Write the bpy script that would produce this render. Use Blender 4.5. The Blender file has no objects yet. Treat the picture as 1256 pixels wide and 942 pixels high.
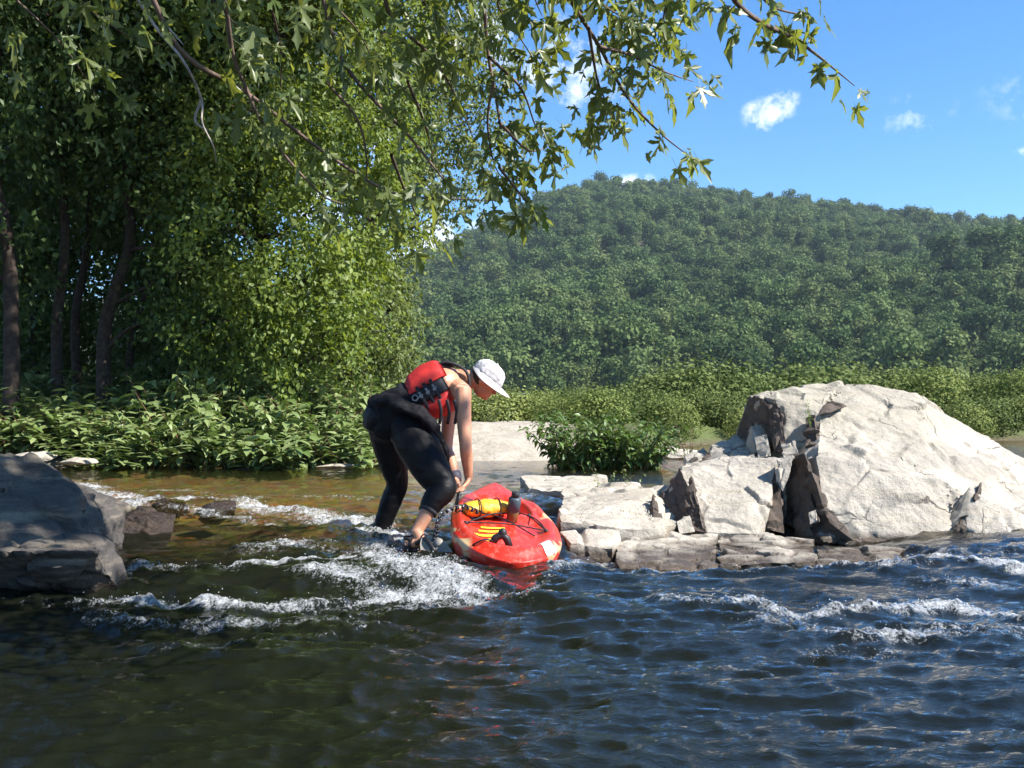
import bpy, bmesh, math, random
import numpy as np
from mathutils import Vector, Matrix

random.seed(7)
rng = np.random.default_rng(11)
scene = bpy.context.scene
C = scene.collection

# ------------------------------------------------------------------ camera
F = 1232.0                      # focal length in photo pixels (photo 1256 x 942)
CAMH = 0.95
PITCH = math.atan((500 - 471) / F)
cam_d = bpy.data.cameras.new('camera')
cam_d.sensor_width = 36.0
cam_d.lens = 36.0 * F / 1256.0
cam_d.clip_start = 0.05
cam_d.clip_end = 8000
cam = bpy.data.objects.new('camera', cam_d)
C.objects.link(cam)
cam.location = (0, 0, CAMH)
cam.rotation_euler = (math.radians(90) + PITCH, 0, 0)
scene.camera = cam

# ------------------------------------------------------------------ sun and sky
TOSUN = Vector((0.66, -0.24, 0.71)).normalized()
SUN_EL = math.asin(TOSUN.z)
SUN_AZ = math.atan2(TOSUN.x, TOSUN.y)
sun_d = bpy.data.lights.new('sun', 'SUN')
sun_d.energy = 5.0
sun_d.angle = math.radians(0.55)
sun_d.color = (1.0, 0.955, 0.88)
sun = bpy.data.objects.new('sun', sun_d)
C.objects.link(sun)
sun.rotation_euler = TOSUN.to_track_quat('Z', 'Y').to_euler()

world = bpy.data.worlds.new('World')
scene.world = world
world.use_nodes = True
wn, wl = world.node_tree.nodes, world.node_tree.links
wn.clear()
w_out = wn.new('ShaderNodeOutputWorld')
w_bg = wn.new('ShaderNodeBackground')
w_bg.inputs['Strength'].default_value = 0.105
sky = wn.new('ShaderNodeTexSky')
sky.sky_type = 'NISHITA'
sky.sun_disc = False
sky.sun_elevation = SUN_EL
sky.sun_rotation = SUN_AZ
sky.altitude = 300
sky.air_density = 1.0
sky.dust_density = 0.0
sky.ozone_density = 6.0
# fair-weather clouds: noise on the sky dome, only where a few soft banks stand
geo = wn.new('ShaderNodeTexCoord')


def pix_dir(px, py):
    x, y = (px - 628) / F, (471 - py) / F
    c, s = math.cos(PITCH), math.sin(PITCH)
    return Vector((x, c - y * s, s + y * c))


def wmath(op, a, b=None, clamp=False):
    n = wn.new('ShaderNodeMath')
    n.operation = op
    n.use_clamp = clamp
    for i, v in enumerate((a, b)):
        if v is None:
            continue
        if isinstance(v, (int, float)):
            n.inputs[i].default_value = v
        else:
            wl.new(v, n.inputs[i])
    return n.outputs[0]


cl_noise = wn.new('ShaderNodeTexNoise')
cl_noise.inputs['Scale'].default_value = 34
cl_noise.inputs['Detail'].default_value = 7
cl_noise.inputs['Roughness'].default_value = 0.68
wl.new(geo.outputs['Generated'], cl_noise.inputs['Vector'])
total = None
for (px, py, rad, amp) in [(942, 140, 0.022, .60), (960, 124, 0.016, .5), (1120, 140, 0.034, .17), (690, 78, 0.065, .46), (568, 45, 0.06, .55),
                           (770, 230, 0.025, .8), (535, 305, 0.06, .8), (440, 230, 0.08, .6), (1252, 187, 0.010, .3),
                           (1245, 120, 0.03, .10), (300, 100, 0.10, .6), (-500, 60, 0.16, .6), (1700, 60, 0.14, .5), (1500, 200, 0.08, .5)]:
    d = pix_dir(px, py).normalized()
    vm = wn.new('ShaderNodeVectorMath')
    vm.operation = 'SUBTRACT'
    wl.new(geo.outputs['Generated'], vm.inputs[0])
    vm.inputs[1].default_value = d
    sc_ = wn.new('ShaderNodeVectorMath')
    sc_.operation = 'MULTIPLY'
    wl.new(vm.outputs[0], sc_.inputs[0])
    sc_.inputs[1].default_value = (0.8, 0.8, 1.2)
    ln = wn.new('ShaderNodeVectorMath')
    ln.operation = 'LENGTH'
    wl.new(sc_.outputs[0], ln.inputs[0])
    g = wmath('MULTIPLY', wmath('SUBTRACT', 1.0, wmath('DIVIDE', ln.outputs['Value'], rad), True), amp)
    total = g if total is None else wmath('MAXIMUM', total, g)
cl = wmath('ADD', total, wmath('MULTIPLY', wmath('SUBTRACT', cl_noise.outputs['Fac'], 0.56), 2.6))
cl = wmath('MULTIPLY', wmath('MULTIPLY', cl, 1.5, True), wmath('MULTIPLY', total, 5.0, True))
cl = wmath('MULTIPLY', cl, 0.9)
mixc = wn.new('ShaderNodeMix')
mixc.data_type = 'RGBA'
wl.new(cl, mixc.inputs['Factor'])
hsv = wn.new('ShaderNodeHueSaturation')
hsv.inputs['Saturation'].default_value = 1.17
wl.new(sky.outputs['Color'], hsv.inputs['Color'])
wl.new(hsv.outputs['Color'], mixc.inputs['A'])
mixc.inputs['B'].default_value = (7.0, 7.2, 7.5, 1)
wl.new(mixc.outputs['Result'], w_bg.inputs['Color'])
wl.new(w_bg.outputs[0], w_out.inputs['Surface'])

scene.view_settings.view_transform = 'Standard'
scene.view_settings.look = 'None'
scene.view_settings.gamma = 1.0
scene.view_settings.exposure = 1.2
scene.view_settings.use_curve_mapping = False
scene.render.engine = 'CYCLES'
scene.cycles.use_denoising = True
scene.cycles.max_bounces = 7
scene.cycles.diffuse_bounces = 3
scene.cycles.glossy_bounces = 3
scene.cycles.transmission_bounces = 4
scene.cycles.transparent_max_bounces = 10
scene.cycles.volume_bounces = 0
scene.cycles.sample_clamp_indirect = 6.0
scene.cycles.caustics_reflective = False
scene.cycles.caustics_refractive = False


# ------------------------------------------------------------------ helpers
def P(px, py, Y):
    """world point whose depth is Y and that the photograph shows at px, py"""
    d = pix_dir(px, py)
    k = Y / d.y
    return Vector((d.x * k, Y, CAMH + d.z * k))


def on_z(px, py, z):
    d = pix_dir(px, py)
    k = (z - CAMH) / d.z
    return Vector((d.x * k, d.y * k, z))


_T = rng.random((48, 48, 48)).astype(np.float32)


def vnoise(p):
    """value noise, p (N,3) -> (N,) in 0..1"""
    p = np.asarray(p, dtype=np.float64)
    i = np.floor(p).astype(np.int64)
    f = (p - i)
    f = f * f * f * (f * (f * 6 - 15) + 10)
    i0 = i % 48
    i1 = (i + 1) % 48
    x0, y0, z0 = i0.T
    x1, y1, z1 = i1.T
    fx, fy, fz = f.T
    a = _T[x0, y0, z0] * (1 - fx) + _T[x1, y0, z0] * fx
    b = _T[x0, y1, z0] * (1 - fx) + _T[x1, y1, z0] * fx
    c = _T[x0, y0, z1] * (1 - fx) + _T[x1, y0, z1] * fx
    d = _T[x0, y1, z1] * (1 - fx) + _T[x1, y1, z1] * fx
    return (a * (1 - fy) + b * fy) * (1 - fz) + (c * (1 - fy) + d * fy) * fz


def fbm(p, octaves=4, gain=0.5):
    p = np.asarray(p, dtype=np.float64)
    s, a, t = 0, 1.0, 0
    for o in range(octaves):
        s = s + a * vnoise(p * (2.03 ** o) + 17.3 * o)
        t += a
        a *= gain
    return s / t


def sstep(a, b, x):
    t = np.clip((x - a) / (b - a), 0, 1)
    return t * t * (3 - 2 * t)


def np_mesh(name, verts, faces, smooth=False, attrs=None):
    """faces: (M,3) or (M,4) int array"""
    verts = np.asarray(verts, dtype=np.float32)
    faces = np.asarray(faces, dtype=np.int32)
    me = bpy.data.meshes.new(name)
    n, m, k = len(verts), len(faces), faces.shape[1]
    me.vertices.add(n)
    me.vertices.foreach_set('co', verts.ravel())
    me.loops.add(m * k)
    me.loops.foreach_set('vertex_index', faces.ravel())
    me.polygons.add(m)
    me.polygons.foreach_set('loop_start', np.arange(0, m * k, k, dtype=np.int32))
    me.polygons.foreach_set('loop_total', np.full(m, k, dtype=np.int32))
    if smooth:
        me.polygons.foreach_set('use_smooth', np.ones(m, dtype=bool))
    for an, av in (attrs or {}).items():
        at = me.attributes.new(an, 'FLOAT', 'POINT')
        at.data.foreach_set('value', np.asarray(av, dtype=np.float32))
    me.update(calc_edges=True)
    return me


def link(name, me, mat=None, parent=None):
    o = bpy.data.objects.new(name, me)
    C.objects.link(o)
    if mat is not None and me is not None:
        if len(me.materials) == 0:
            me.materials.append(mat)
    if parent is not None:
        o.parent = parent
    return o


def tag(o, label, cat, group=None):
    o['label'] = label
    o['category'] = cat
    if group:
        o['group'] = group
    return o


def thing(name, label, cat, loc=(0, 0, 0), group=None):
    o = bpy.data.objects.new(name, None)
    o.empty_display_size = 0.1
    C.objects.link(o)
    o.location = loc
    return tag(o, label, cat, group)


def structure(o):
    o['kind'] = 'structure'
    return o


def stuff(o):
    o['kind'] = 'stuff'
    return o


class MB:
    """collects quads / tris and builds one mesh"""

    def __init__(self):
        self.v, self.f = [], []

    def tube(self, pts, rad, n=8, cap=True, squash=None, up=None):
        """loft along pts; rad scalar list or (a,b) list; up: reference axis for a"""
        pts = [Vector(p) for p in pts]
        base = len(self.v)
        ref = Vector(up) if up is not None else None
        prev = None
        for i, p in enumerate(pts):
            t = (pts[min(i + 1, len(pts) - 1)] - pts[max(i - 1, 0)])
            if t.length < 1e-9:
                t = Vector((0, 0, 1))
            t.normalize()
            if ref is not None:
                a = ref - t * ref.dot(t)
                if a.length < 1e-4:
                    a = t.orthogonal()
            elif prev is None:
                a = t.orthogonal()
            else:
                a = prev - t * prev.dot(t)
            a.normalize()
            prev = a
            b = t.cross(a)
            r = rad[i] if isinstance(rad, (list, tuple)) else rad
            ra, rb = r if isinstance(r, (list, tuple)) else (r, r)
            for k in range(n):
                th = 2 * math.pi * k / n
                self.v.append(p + a * (math.cos(th) * ra) + b * (math.sin(th) * rb))
        for i in range(len(pts) - 1):
            for k in range(n):
                k2 = (k + 1) % n
                self.f.append((base + i * n + k, base + i * n + k2, base + (i + 1) * n + k2, base + (i + 1) * n + k))
        if cap:
            self.f.append(tuple(base + k for k in reversed(range(n))))
            e = base + (len(pts) - 1) * n
            self.f.append(tuple(e + k for k in range(n)))
        return self

    def ball(self, c, r, seg=12, rings=8, rot=None):
        c = Vector(c)
        r = Vector((r, r, r)) if isinstance(r, (int, float)) else Vector(r)
        base = len(self.v)
        R = rot if rot is not None else Matrix.Identity(3)
        self.v.append(c + R @ Vector((0, 0, r.z)))
        for i in range(1, rings):
            ph = math.pi * i / rings
            for k in range(seg):
                th = 2 * math.pi * k / seg
                self.v.append(c + R @ Vector((r.x * math.sin(ph) * math.cos(th), r.y * math.sin(ph) * math.sin(th), r.z * math.cos(ph))))
        self.v.append(c + R @ Vector((0, 0, -r.z)))
        last = len(self.v) - 1
        for k in range(seg):
            k2 = (k + 1) % seg
            self.f.append((base, base + 1 + k, base + 1 + k2))
            self.f.append((last, last - seg + k2, last - seg + k))
            for i in range(rings - 2):
                a = base + 1 + i * seg
                self.f.append((a + k, a + seg + k, a + seg + k2, a + k2))
        return self

    def box(self, c, size, rot=None):
        c = Vector(c)
        R = rot if rot is not None else Matrix.Identity(3)
        b = len(self.v)
        for sx in (-1, 1):
            for sy in (-1, 1):
                for sz in (-1, 1):
                    self.v.append(c + R @ Vector((sx * size[0] / 2, sy * size[1] / 2, sz * size[2] / 2)))
        for q in ((0, 1, 3, 2), (4, 6, 7, 5), (0, 4, 5, 1), (2, 3, 7, 6), (0, 2, 6, 4), (1, 5, 7, 3)):
            self.f.append(tuple(b + i for i in q))
        return self

    def mesh(self, name, smooth=True):
        me = bpy.data.meshes.new(name)
        me.from_pydata([tuple(v) for v in self.v], [], self.f)
        if smooth:
            me.polygons.foreach_set('use_smooth', [True] * len(me.polygons))
        me.update()
        return me

    def build(self, name, mat, parent=None, smooth=True):
        return link(name, self.mesh(name, smooth), mat, parent)


def arcs(pts, n=6):
    """Catmull-Rom through pts"""
    pts = [Vector(p) for p in pts]
    q = [pts[0] * 2 - pts[1]] + pts + [pts[-1] * 2 - pts[-2]]
    out = []
    for i in range(1, len(q) - 2):
        for k in range(n):
            t = k / n
            a, b, c, d = q[i - 1], q[i], q[i + 1], q[i + 2]
            out.append(0.5 * ((2 * b) + (c - a) * t + (2 * a - 5 * b + 4 * c - d) * t * t + (3 * b - a - 3 * c + d) * t ** 3))
    out.append(pts[-1])
    return out


def lerp_list(vals, n):
    """resample a short list of radii to n entries"""
    vals = np.asarray(vals, dtype=float)
    x = np.linspace(0, len(vals) - 1, n)
    if vals.ndim == 1:
        return list(np.interp(x, np.arange(len(vals)), vals))
    return [tuple(r) for r in np.stack([np.interp(x, np.arange(len(vals)), vals[:, j]) for j in range(vals.shape[1])], 1)]


def remesh(me, voxel, smooth_iter=0, smooth_fac=0.5):
    """union of the closed pieces in a mesh as one continuous surface -> (verts, faces) mesh"""
    o = bpy.data.objects.new('tmp', me)
    C.objects.link(o)
    m = o.modifiers.new('r', 'REMESH')
    m.mode = 'VOXEL'
    m.voxel_size = voxel
    m.use_smooth_shade = True
    if smooth_iter:
        s = o.modifiers.new('s', 'SMOOTH')
        s.iterations = smooth_iter
        s.factor = smooth_fac
    dg = bpy.context.evaluated_depsgraph_get()
    out = bpy.data.meshes.new_from_object(o.evaluated_get(dg))
    bpy.data.objects.remove(o)
    return out


def mesh_np(me):
    n = len(me.vertices)
    co = np.empty(n * 3, dtype=np.float32)
    me.vertices.foreach_get('co', co)
    no = np.empty(n * 3, dtype=np.float32)
    me.vertices.foreach_get('normal', no)
    return co.reshape(-1, 3).astype(np.float64), no.reshape(-1, 3).astype(np.float64)


def set_co(me, co):
    me.vertices.foreach_set('co', co.astype(np.float32).ravel())
    me.update()


# ------------------------------------------------------------------ material helpers
def new_mat(name):
    m = bpy.data.materials.new(name)
    m.use_nodes = True
    nt = m.node_tree
    nt.nodes.clear()
    out = nt.nodes.new('ShaderNodeOutputMaterial')
    return m, nt, out


class NT:
    def __init__(self, nt):
        self.nt = nt

    def n(self, typ, **kw):
        node = self.nt.nodes.new(typ)
        for k, v in kw.items():
            if hasattr(node, k) and not k[0].isupper():
                setattr(node, k, v)
        return node

    def l(self, a, b):
        self.nt.links.new(a, b)

    def val(self, sock, v):
        if isinstance(v, (int, float, tuple, list)):
            if isinstance(v, (tuple, list)) and len(v) == 3 and sock.type == 'RGBA':
                v = (*v, 1)
            sock.default_value = v
        else:
            self.l(v, sock)

    def noise(self, vec=None, scale=5, detail=4, rough=0.55, dist=0.0, color=False):
        t = self.n('ShaderNodeTexNoise')
        t.inputs['Scale'].default_value = scale
        t.inputs['Detail'].default_value = detail
        t.inputs['Roughness'].default_value = rough
        t.inputs['Distortion'].default_value = dist
        if vec is not None:
            self.l(vec, t.inputs['Vector'])
        return t.outputs['Color' if color else 'Fac']

    def math(self, op, a, b=None, clamp=False):
        t = self.n('ShaderNodeMath', operation=op, use_clamp=clamp)
        self.val(t.inputs[0], a)
        if b is not None:
            self.val(t.inputs[1], b)
        return t.outputs[0]

    def ramp(self, fac, stops):
        t = self.n('ShaderNodeValToRGB')
        e = t.color_ramp.elements
        while len(e) < len(stops):
            e.new(0.5)
        for i, (p, c) in enumerate(stops):
            e[i].position = p
            e[i].color = (*c, 1) if len(c) == 3 else c
        self.l(fac, t.inputs['Fac'])
        return t.outputs['Color']

    def mix(self, fac, a, b, blend='MIX'):
        t = self.n('ShaderNodeMix', data_type='RGBA', blend_type=blend)
        self.val(t.inputs['Factor'], fac)
        self.val(t.inputs['A'], a)
        self.val(t.inputs['B'], b)
        return t.outputs['Result']

    def attr(self, name):
        t = self.n('ShaderNodeAttribute')
        t.attribute_name = name
        return t.outputs['Fac']

    def coord(self, which='Object'):
        return self.n('ShaderNodeTexCoord').outputs[which]

    def pos(self):
        return self.n('ShaderNodeNewGeometry').outputs['Position']

    def mapping(self, vec, scale=(1, 1, 1), rot=(0, 0, 0), loc=(0, 0, 0)):
        t = self.n('ShaderNodeMapping')
        self.l(vec, t.inputs['Vector'])
        t.inputs['Scale'].default_value = scale
        t.inputs['Rotation'].default_value = rot
        t.inputs['Location'].default_value = loc
        return t.outputs[0]

    def bump(self, h, strength=0.3, dist=0.01, normal=None):
        t = self.n('ShaderNodeBump')
        t.inputs['Strength'].default_value = strength
        t.inputs['Distance'].default_value = dist
        self.l(h, t.inputs['Height'])
        if normal is not None:
            self.l(normal, t.inputs['Normal'])
        return t.outputs[0]

    def bsdf(self, color, rough=0.6, spec=0.4, normal=None, **kw):
        t = self.n('ShaderNodeBsdfPrincipled')
        self.val(t.inputs['Base Color'], color)
        self.val(t.inputs['Roughness'], rough)
        self.val(t.inputs['Specular IOR Level'], spec)
        if normal is not None:
            self.l(normal, t.inputs['Normal'])
        for k, v in kw.items():
            self.val(t.inputs[k.replace('_', ' ')], v)
        return t.outputs[0]


def leaf_mat(name, dark, light, trans, tfac=0.35, rough=0.5, spec=0.35):
    """leaf: reflects on its face, lets light through its blade; tint attribute varies leaf by leaf"""
    m, nt, out = new_mat(name)
    g = NT(nt)
    t = g.attr('tint')
    col = g.mix(t, dark, light)
    tr = g.mix(t, tuple(c * 0.75 for c in trans), trans)
    b = g.bsdf(col, rough, spec)
    tl = g.n('ShaderNodeBsdfTranslucent')
    g.l(tr, tl.inputs['Color'])
    mx = g.n('ShaderNodeMixShader')
    mx.inputs[0].default_value = tfac
    g.l(b, mx.inputs[1])
    g.l(tl.outputs[0], mx.inputs[2])
    g.l(mx.outputs[0], out.inputs['Surface'])
    return m


def plain_mat(name, color, rough=0.6, spec=0.4, var=0.12, scale=8, bump=0.0, bscale=60, **kw):
    m, nt, out = new_mat(name)
    g = NT(nt)
    co = g.coord('Object')
    nz = g.noise(co, scale, 5)
    c2 = tuple(max(0, c * (1 - 2 * var)) for c in color)
    c3 = tuple(min(1, c * (1 + var)) for c in color)
    col = g.ramp(nz, [(0.3, c2), (0.7, c3)])
    nrm = None
    if bump:
        nrm = g.bump(g.noise(co, bscale, 5), bump, 0.01)
    g.l(g.bsdf(col, rough, spec, nrm, **kw), out.inputs['Surface'])
    return m


# ------------------------------------------------------------------ leaf batches
LEAF_SMALL = (np.array([[0, 0, 0], [-.30, .45, .09], [0, 1, -.06], [.30, .45, .09]]), np.array([[0, 2, 1], [0, 3, 2]]))
LEAF_LANCE = (np.array([[0, 0, 0], [-.21, .35, .06], [0, .4, 0], [.21, .35, .06], [-.13, .72, .0], [.13, .72, .0], [0, .74, -.05], [0, 1.0, -.2]]),
              np.array([[0, 2, 1], [0, 3, 2], [1, 2, 6], [1, 6, 4], [2, 3, 6], [3, 5, 6], [4, 6, 7], [6, 5, 7]]))


def maple_template(seed=0, curl=1.0):
    r = random.Random(seed)
    lobes = [(-118, .34), (-62, .68), (0, 1.0), (62, .68), (118, .34)]
    out = [(-.05, .0)]
    for i, (a, L) in enumerate(lobes):
        a += r.uniform(-6, 6)
        L *= r.uniform(.9, 1.1)
        ca, sa = math.cos(math.radians(a)), math.sin(math.radians(a))

        def pt(u, w):
            return (sa * u + ca * w, ca * u - sa * w + .12)
        seq = [pt(L * .45, -.10 * L), pt(L * .62, -.20 * L), pt(L * .72, -.09 * L), pt(L, 0), pt(L * .72, .09 * L), pt(L * .62, .20 * L), pt(L * .45, .10 * L)]
        out += seq
        if i < 4:
            am = math.radians((a + lobes[i + 1][0]) / 2)
            out.append((math.sin(am) * .2, math.cos(am) * .2 + .12))
    out.append((.05, .0))
    v = [(0, .12, 0.02)]
    for x, y in out:
        z = -curl * (.16 * (x * x) + .22 * max(0, y - .35) ** 2) + .05 * curl * math.sin(9 * x)
        v.append((x, y, z))
    n = len(out)
    f = [(0, i + 2, i + 1) for i in range(n - 1)]
    # petiole
    b = len(v)
    v += [(-.008, -.5, .06), (.008, -.5, .06), (.008, .1, 0), (-.008, .1, 0)]
    f += [(b, b + 1, b + 2), (b, b + 2, b + 3)]
    return np.array(v), np.array(f)


def norm_rows(a):
    return a / np.maximum(np.linalg.norm(a, axis=1, keepdims=True), 1e-9)


def frames(axis, normal):
    y = norm_rows(axis)
    z = normal - (normal * y).sum(1, keepdims=True) * y
    z = norm_rows(z + 1e-6)
    x = np.cross(y, z)
    return np.stack([x, y, z], axis=2)      # columns are axes


def leaf_mesh(name, tpl, pos, axis, normal, size, tint=None):
    tv, tf = tpl
    n, k = len(pos), len(tv)
    R = frames(axis, normal)
    v = np.einsum('nij,kj->nki', R, tv) * size[:, None, None] + pos[:, None, :]
    f = (tf[None] + (np.arange(n) * k)[:, None, None]).reshape(-1, 3)
    if tint is None:
        tint = rng.random(n)
    return np_mesh(name, v.reshape(-1, 3), f, attrs={'tint': np.repeat(tint, k)})


def rand_unit(n):
    return norm_rows(rng.normal(size=(n, 3)))

# ------------------------------------------------------------------ materials: ground, rock, water
def rock_material(name, base, dark, wet_z=0.05, band=None, warm=(0.46, 0.38, 0.27)):
    m, nt, out = new_mat(name)
    g = NT(nt)
    p = g.pos()
    big = g.noise(p, 1.6, 6, 0.6, 0.4)
    col = g.ramp(big, [(0.28, dark), (0.48, base), (0.75, tuple(min(1, c * 1.12) for c in base))])
    # warm iron stains, strata that run nearly level
    st = g.noise(g.mapping(p, (1.2, 1.2, 14.0), (0.0, 0.09, 0)), 1.3, 6, 0.6, 0.5)
    stm = g.math('MULTIPLY', g.math('SUBTRACT', st, 0.47, True), 3.0, True)
    col = g.mix(g.math('MULTIPLY', stm, 0.55), col, warm)
    gr = g.noise(p, 3.1, 8, 0.7, 0.2)
    grm = g.math('MULTIPLY', g.math('SUBTRACT', gr, 0.52, True), 4.0, True)
    col = g.mix(g.math('MULTIPLY', grm, 0.75), col, dark)
    # speckle of lichen and grit
    sp = g.noise(p, 55, 3, 0.7)
    col = g.mix(g.math('MULTIPLY', g.math('SUBTRACT', sp, 0.55, True), 2.2, True), col, tuple(c * 0.55 for c in dark))
    # hairline cracks
    vo = g.n('ShaderNodeTexVoronoi', feature='DISTANCE_TO_EDGE')
    wv = g.mix(0.16, p, g.noise(p, 3.5, 5, 0.6, 0, True))
    g.l(g.mapping(wv, (1.0, 1.0, 1.5), (0.3, 0.4, 0.2)), vo.inputs['Vector'])
    vo.inputs['Scale'].default_value = 1.9
    cr = g.math('SUBTRACT', 1.0, g.math('DIVIDE', vo.outputs['Distance'], 0.016), True)
    crm = g.math('MULTIPLY', cr, g.math('MULTIPLY', g.math('SUBTRACT', g.noise(p, 2.3, 3), 0.46, True), 6, True))
    col = g.mix(g.math('MULTIPLY', crm, 0.8), col, (0.06, 0.05, 0.04))
    if band:
        z0, z1 = band
        sx = g.n('ShaderNodeSeparateXYZ')
        g.l(p, sx.inputs[0])
        zz = g.math('ADD', sx.outputs['Z'], g.math('MULTIPLY', g.math('SUBTRACT', g.noise(p, 4, 6, .65), .5), 0.22))
        a = g.math('MULTIPLY', g.math('SUBTRACT', zz, z0), 12, True)
        b = g.math('MULTIPLY', g.math('SUBTRACT', z1, zz), 7, True)
        col = g.mix(g.math('MULTIPLY', g.math('MULTIPLY', a, b), 0.5), col, (0.25, 0.235, 0.21))
        # old flood line: weathered, lichen-grown rock above it
        c = g.math('MULTIPLY', g.math('SUBTRACT', zz, z1), 5, True)
        col = g.mix(g.math('MULTIPLY', c, 0.5), col, (0.30, 0.27, 0.21))
    sx2 = g.n('ShaderNodeSeparateXYZ')
    g.l(p, sx2.inputs[0])
    wn_ = g.math('ADD', sx2.outputs['Z'], g.math('MULTIPLY', g.math('SUBTRACT', g.noise(p, 6, 5), .5), -0.10))
    wet = g.math('SUBTRACT', 1.0, g.math('MULTIPLY', g.math('SUBTRACT', wn_, wet_z), 22, True), True)
    col = g.mix(wet, col, g.mix(1.0, col, (0.22, 0.18, 0.15), 'MULTIPLY'))
    rough = g.math('SUBTRACT', 0.82, g.math('MULTIPLY', wet, 0.55))
    h = g.math('ADD', g.noise(p, 22, 10, 0.68), g.math('MULTIPLY', g.noise(p, 130, 4, 0.6), 0.25))
    h = g.math('SUBTRACT', h, g.math('MULTIPLY', crm, 0.5))
    nrm = g.bump(h, 0.9, 0.026)
    g.l(g.bsdf(col, rough, 0.35, nrm), out.inputs['Surface'])
    return m


M_ROCK = rock_material('pale_rock', (0.445, 0.40, 0.335), (0.235, 0.21, 0.175), 0.05, (0.48, 0.66))
M_SHADEROCK = rock_material('shade_brown_rock', (0.105, 0.082, 0.066), (0.05, 0.04, 0.034), -1.0, None, (0.15, 0.10, 0.07))  # brown rock, colour darkened to hold the shade of left-facing clefts
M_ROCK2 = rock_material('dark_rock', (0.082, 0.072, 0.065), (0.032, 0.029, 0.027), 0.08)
M_WETROCK = rock_material('wet_rock', (0.16, 0.12, 0.10), (0.07, 0.055, 0.05), 0.30)

m, nt, out = new_mat('ground_soil')
g = NT(nt)
p = g.pos()
stones = g.n('ShaderNodeTexVoronoi')
stones.inputs['Scale'].default_value = 9
g.l(g.mix(0.1, p, g.noise(p, 6, 3, .5, 0, True)), stones.inputs['Vector'])
bedc = g.mix(0.6, g.ramp(g.noise(p, 2.5, 6), [(0.3, (0.11, 0.075, 0.035)), (0.7, (0.30, 0.21, 0.10))]), g.mix(0.75, stones.outputs['Color'], (0.25, 0.175, 0.09)))
soil = g.ramp(g.noise(p, 3, 8, .65), [(0.3, (0.055, 0.04, 0.025)), (0.7, (0.15, 0.115, 0.075))])
grass = g.ramp(g.noise(p, 0.12, 8, .7), [(0.3, (0.06, 0.08, 0.025)), (0.52, (0.09, 0.115, 0.035)), (0.75, (0.15, 0.15, 0.065))])
sand = g.ramp(g.noise(p, 1.8, 8, .7), [(0.3, (0.27, 0.235, 0.19)), (0.6, (0.42, 0.37, 0.31)), (0.8, (0.46, 0.41, 0.35))])
col = g.mix(g.attr('land'), bedc, soil)
col = g.mix(g.attr('grass'), col, grass)
col = g.mix(g.attr('sand'), col, sand)
hb = g.math('ADD', g.noise(p, 18, 8, .65), g.math('MULTIPLY', stones.outputs['Distance'], -0.7))
g.l(g.bsdf(col, 0.85, 0.25, g.bump(hb, 0.8, 0.03)), out.inputs['Surface'])
M_GROUND = m


# ------------------------------------------------------------------ river level, shore and foam
def level(x, y):
    x, y = np.asarray(x, float), np.asarray(y, float)
    wob = 0.25 * np.sin(x * 1.7 + 0.6) + 0.12 * np.sin(x * 4.1)
    yl = y + wob
    left = 0.03 * sstep(4.55, 5.05, yl) + 0.05 * sstep(5.9, 6.6, yl) + 0.08 * sstep(7.5, 8.5, yl)
    mid = 0.16 * sstep(6.9, 7.8, y)
    right = 0.05 * sstep(4.7, 5.4, yl) + 0.11 * sstep(5.9, 8.2, yl)
    a = sstep(0.30, 0.55, x)
    b = sstep(2.2, 2.9, x)
    return left * (1 - a) + a * (mid * (1 - b) + right * b)


def on_water(px, py):
    z = 0.0
    for _ in range(8):
        q = on_z(px, py, z)
        z = float(level(q.x, q.y))
    return on_z(px, py, z)


def shore(x, y):
    """metres inland (positive) or into the river (negative)"""
    w = 0.35 * (fbm(np.stack([x * .8, y * .8, 0 * x], -1).reshape(-1, 3), 3).reshape(x.shape) - .5)
    yb = np.interp(x, [-60, -6, -1.7, -1.3, -0.9, 0.4, 0.8, 2.2, 2.8, 5, 12, 60], [12.6, 13.1, 13.4, 13.5, 14.3, 14.4, 14.8, 15.2, 19.5, 22, 24, 24])
    d = y - yb
    xl = np.interp(y, [-20, 0, 3, 6, 9, 11, 13], [-3.6, -3.7, -4.0, -4.6, -6.2, -8.5, -12])
    d2 = xl - x
    return np.maximum(d, d2) + w


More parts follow.
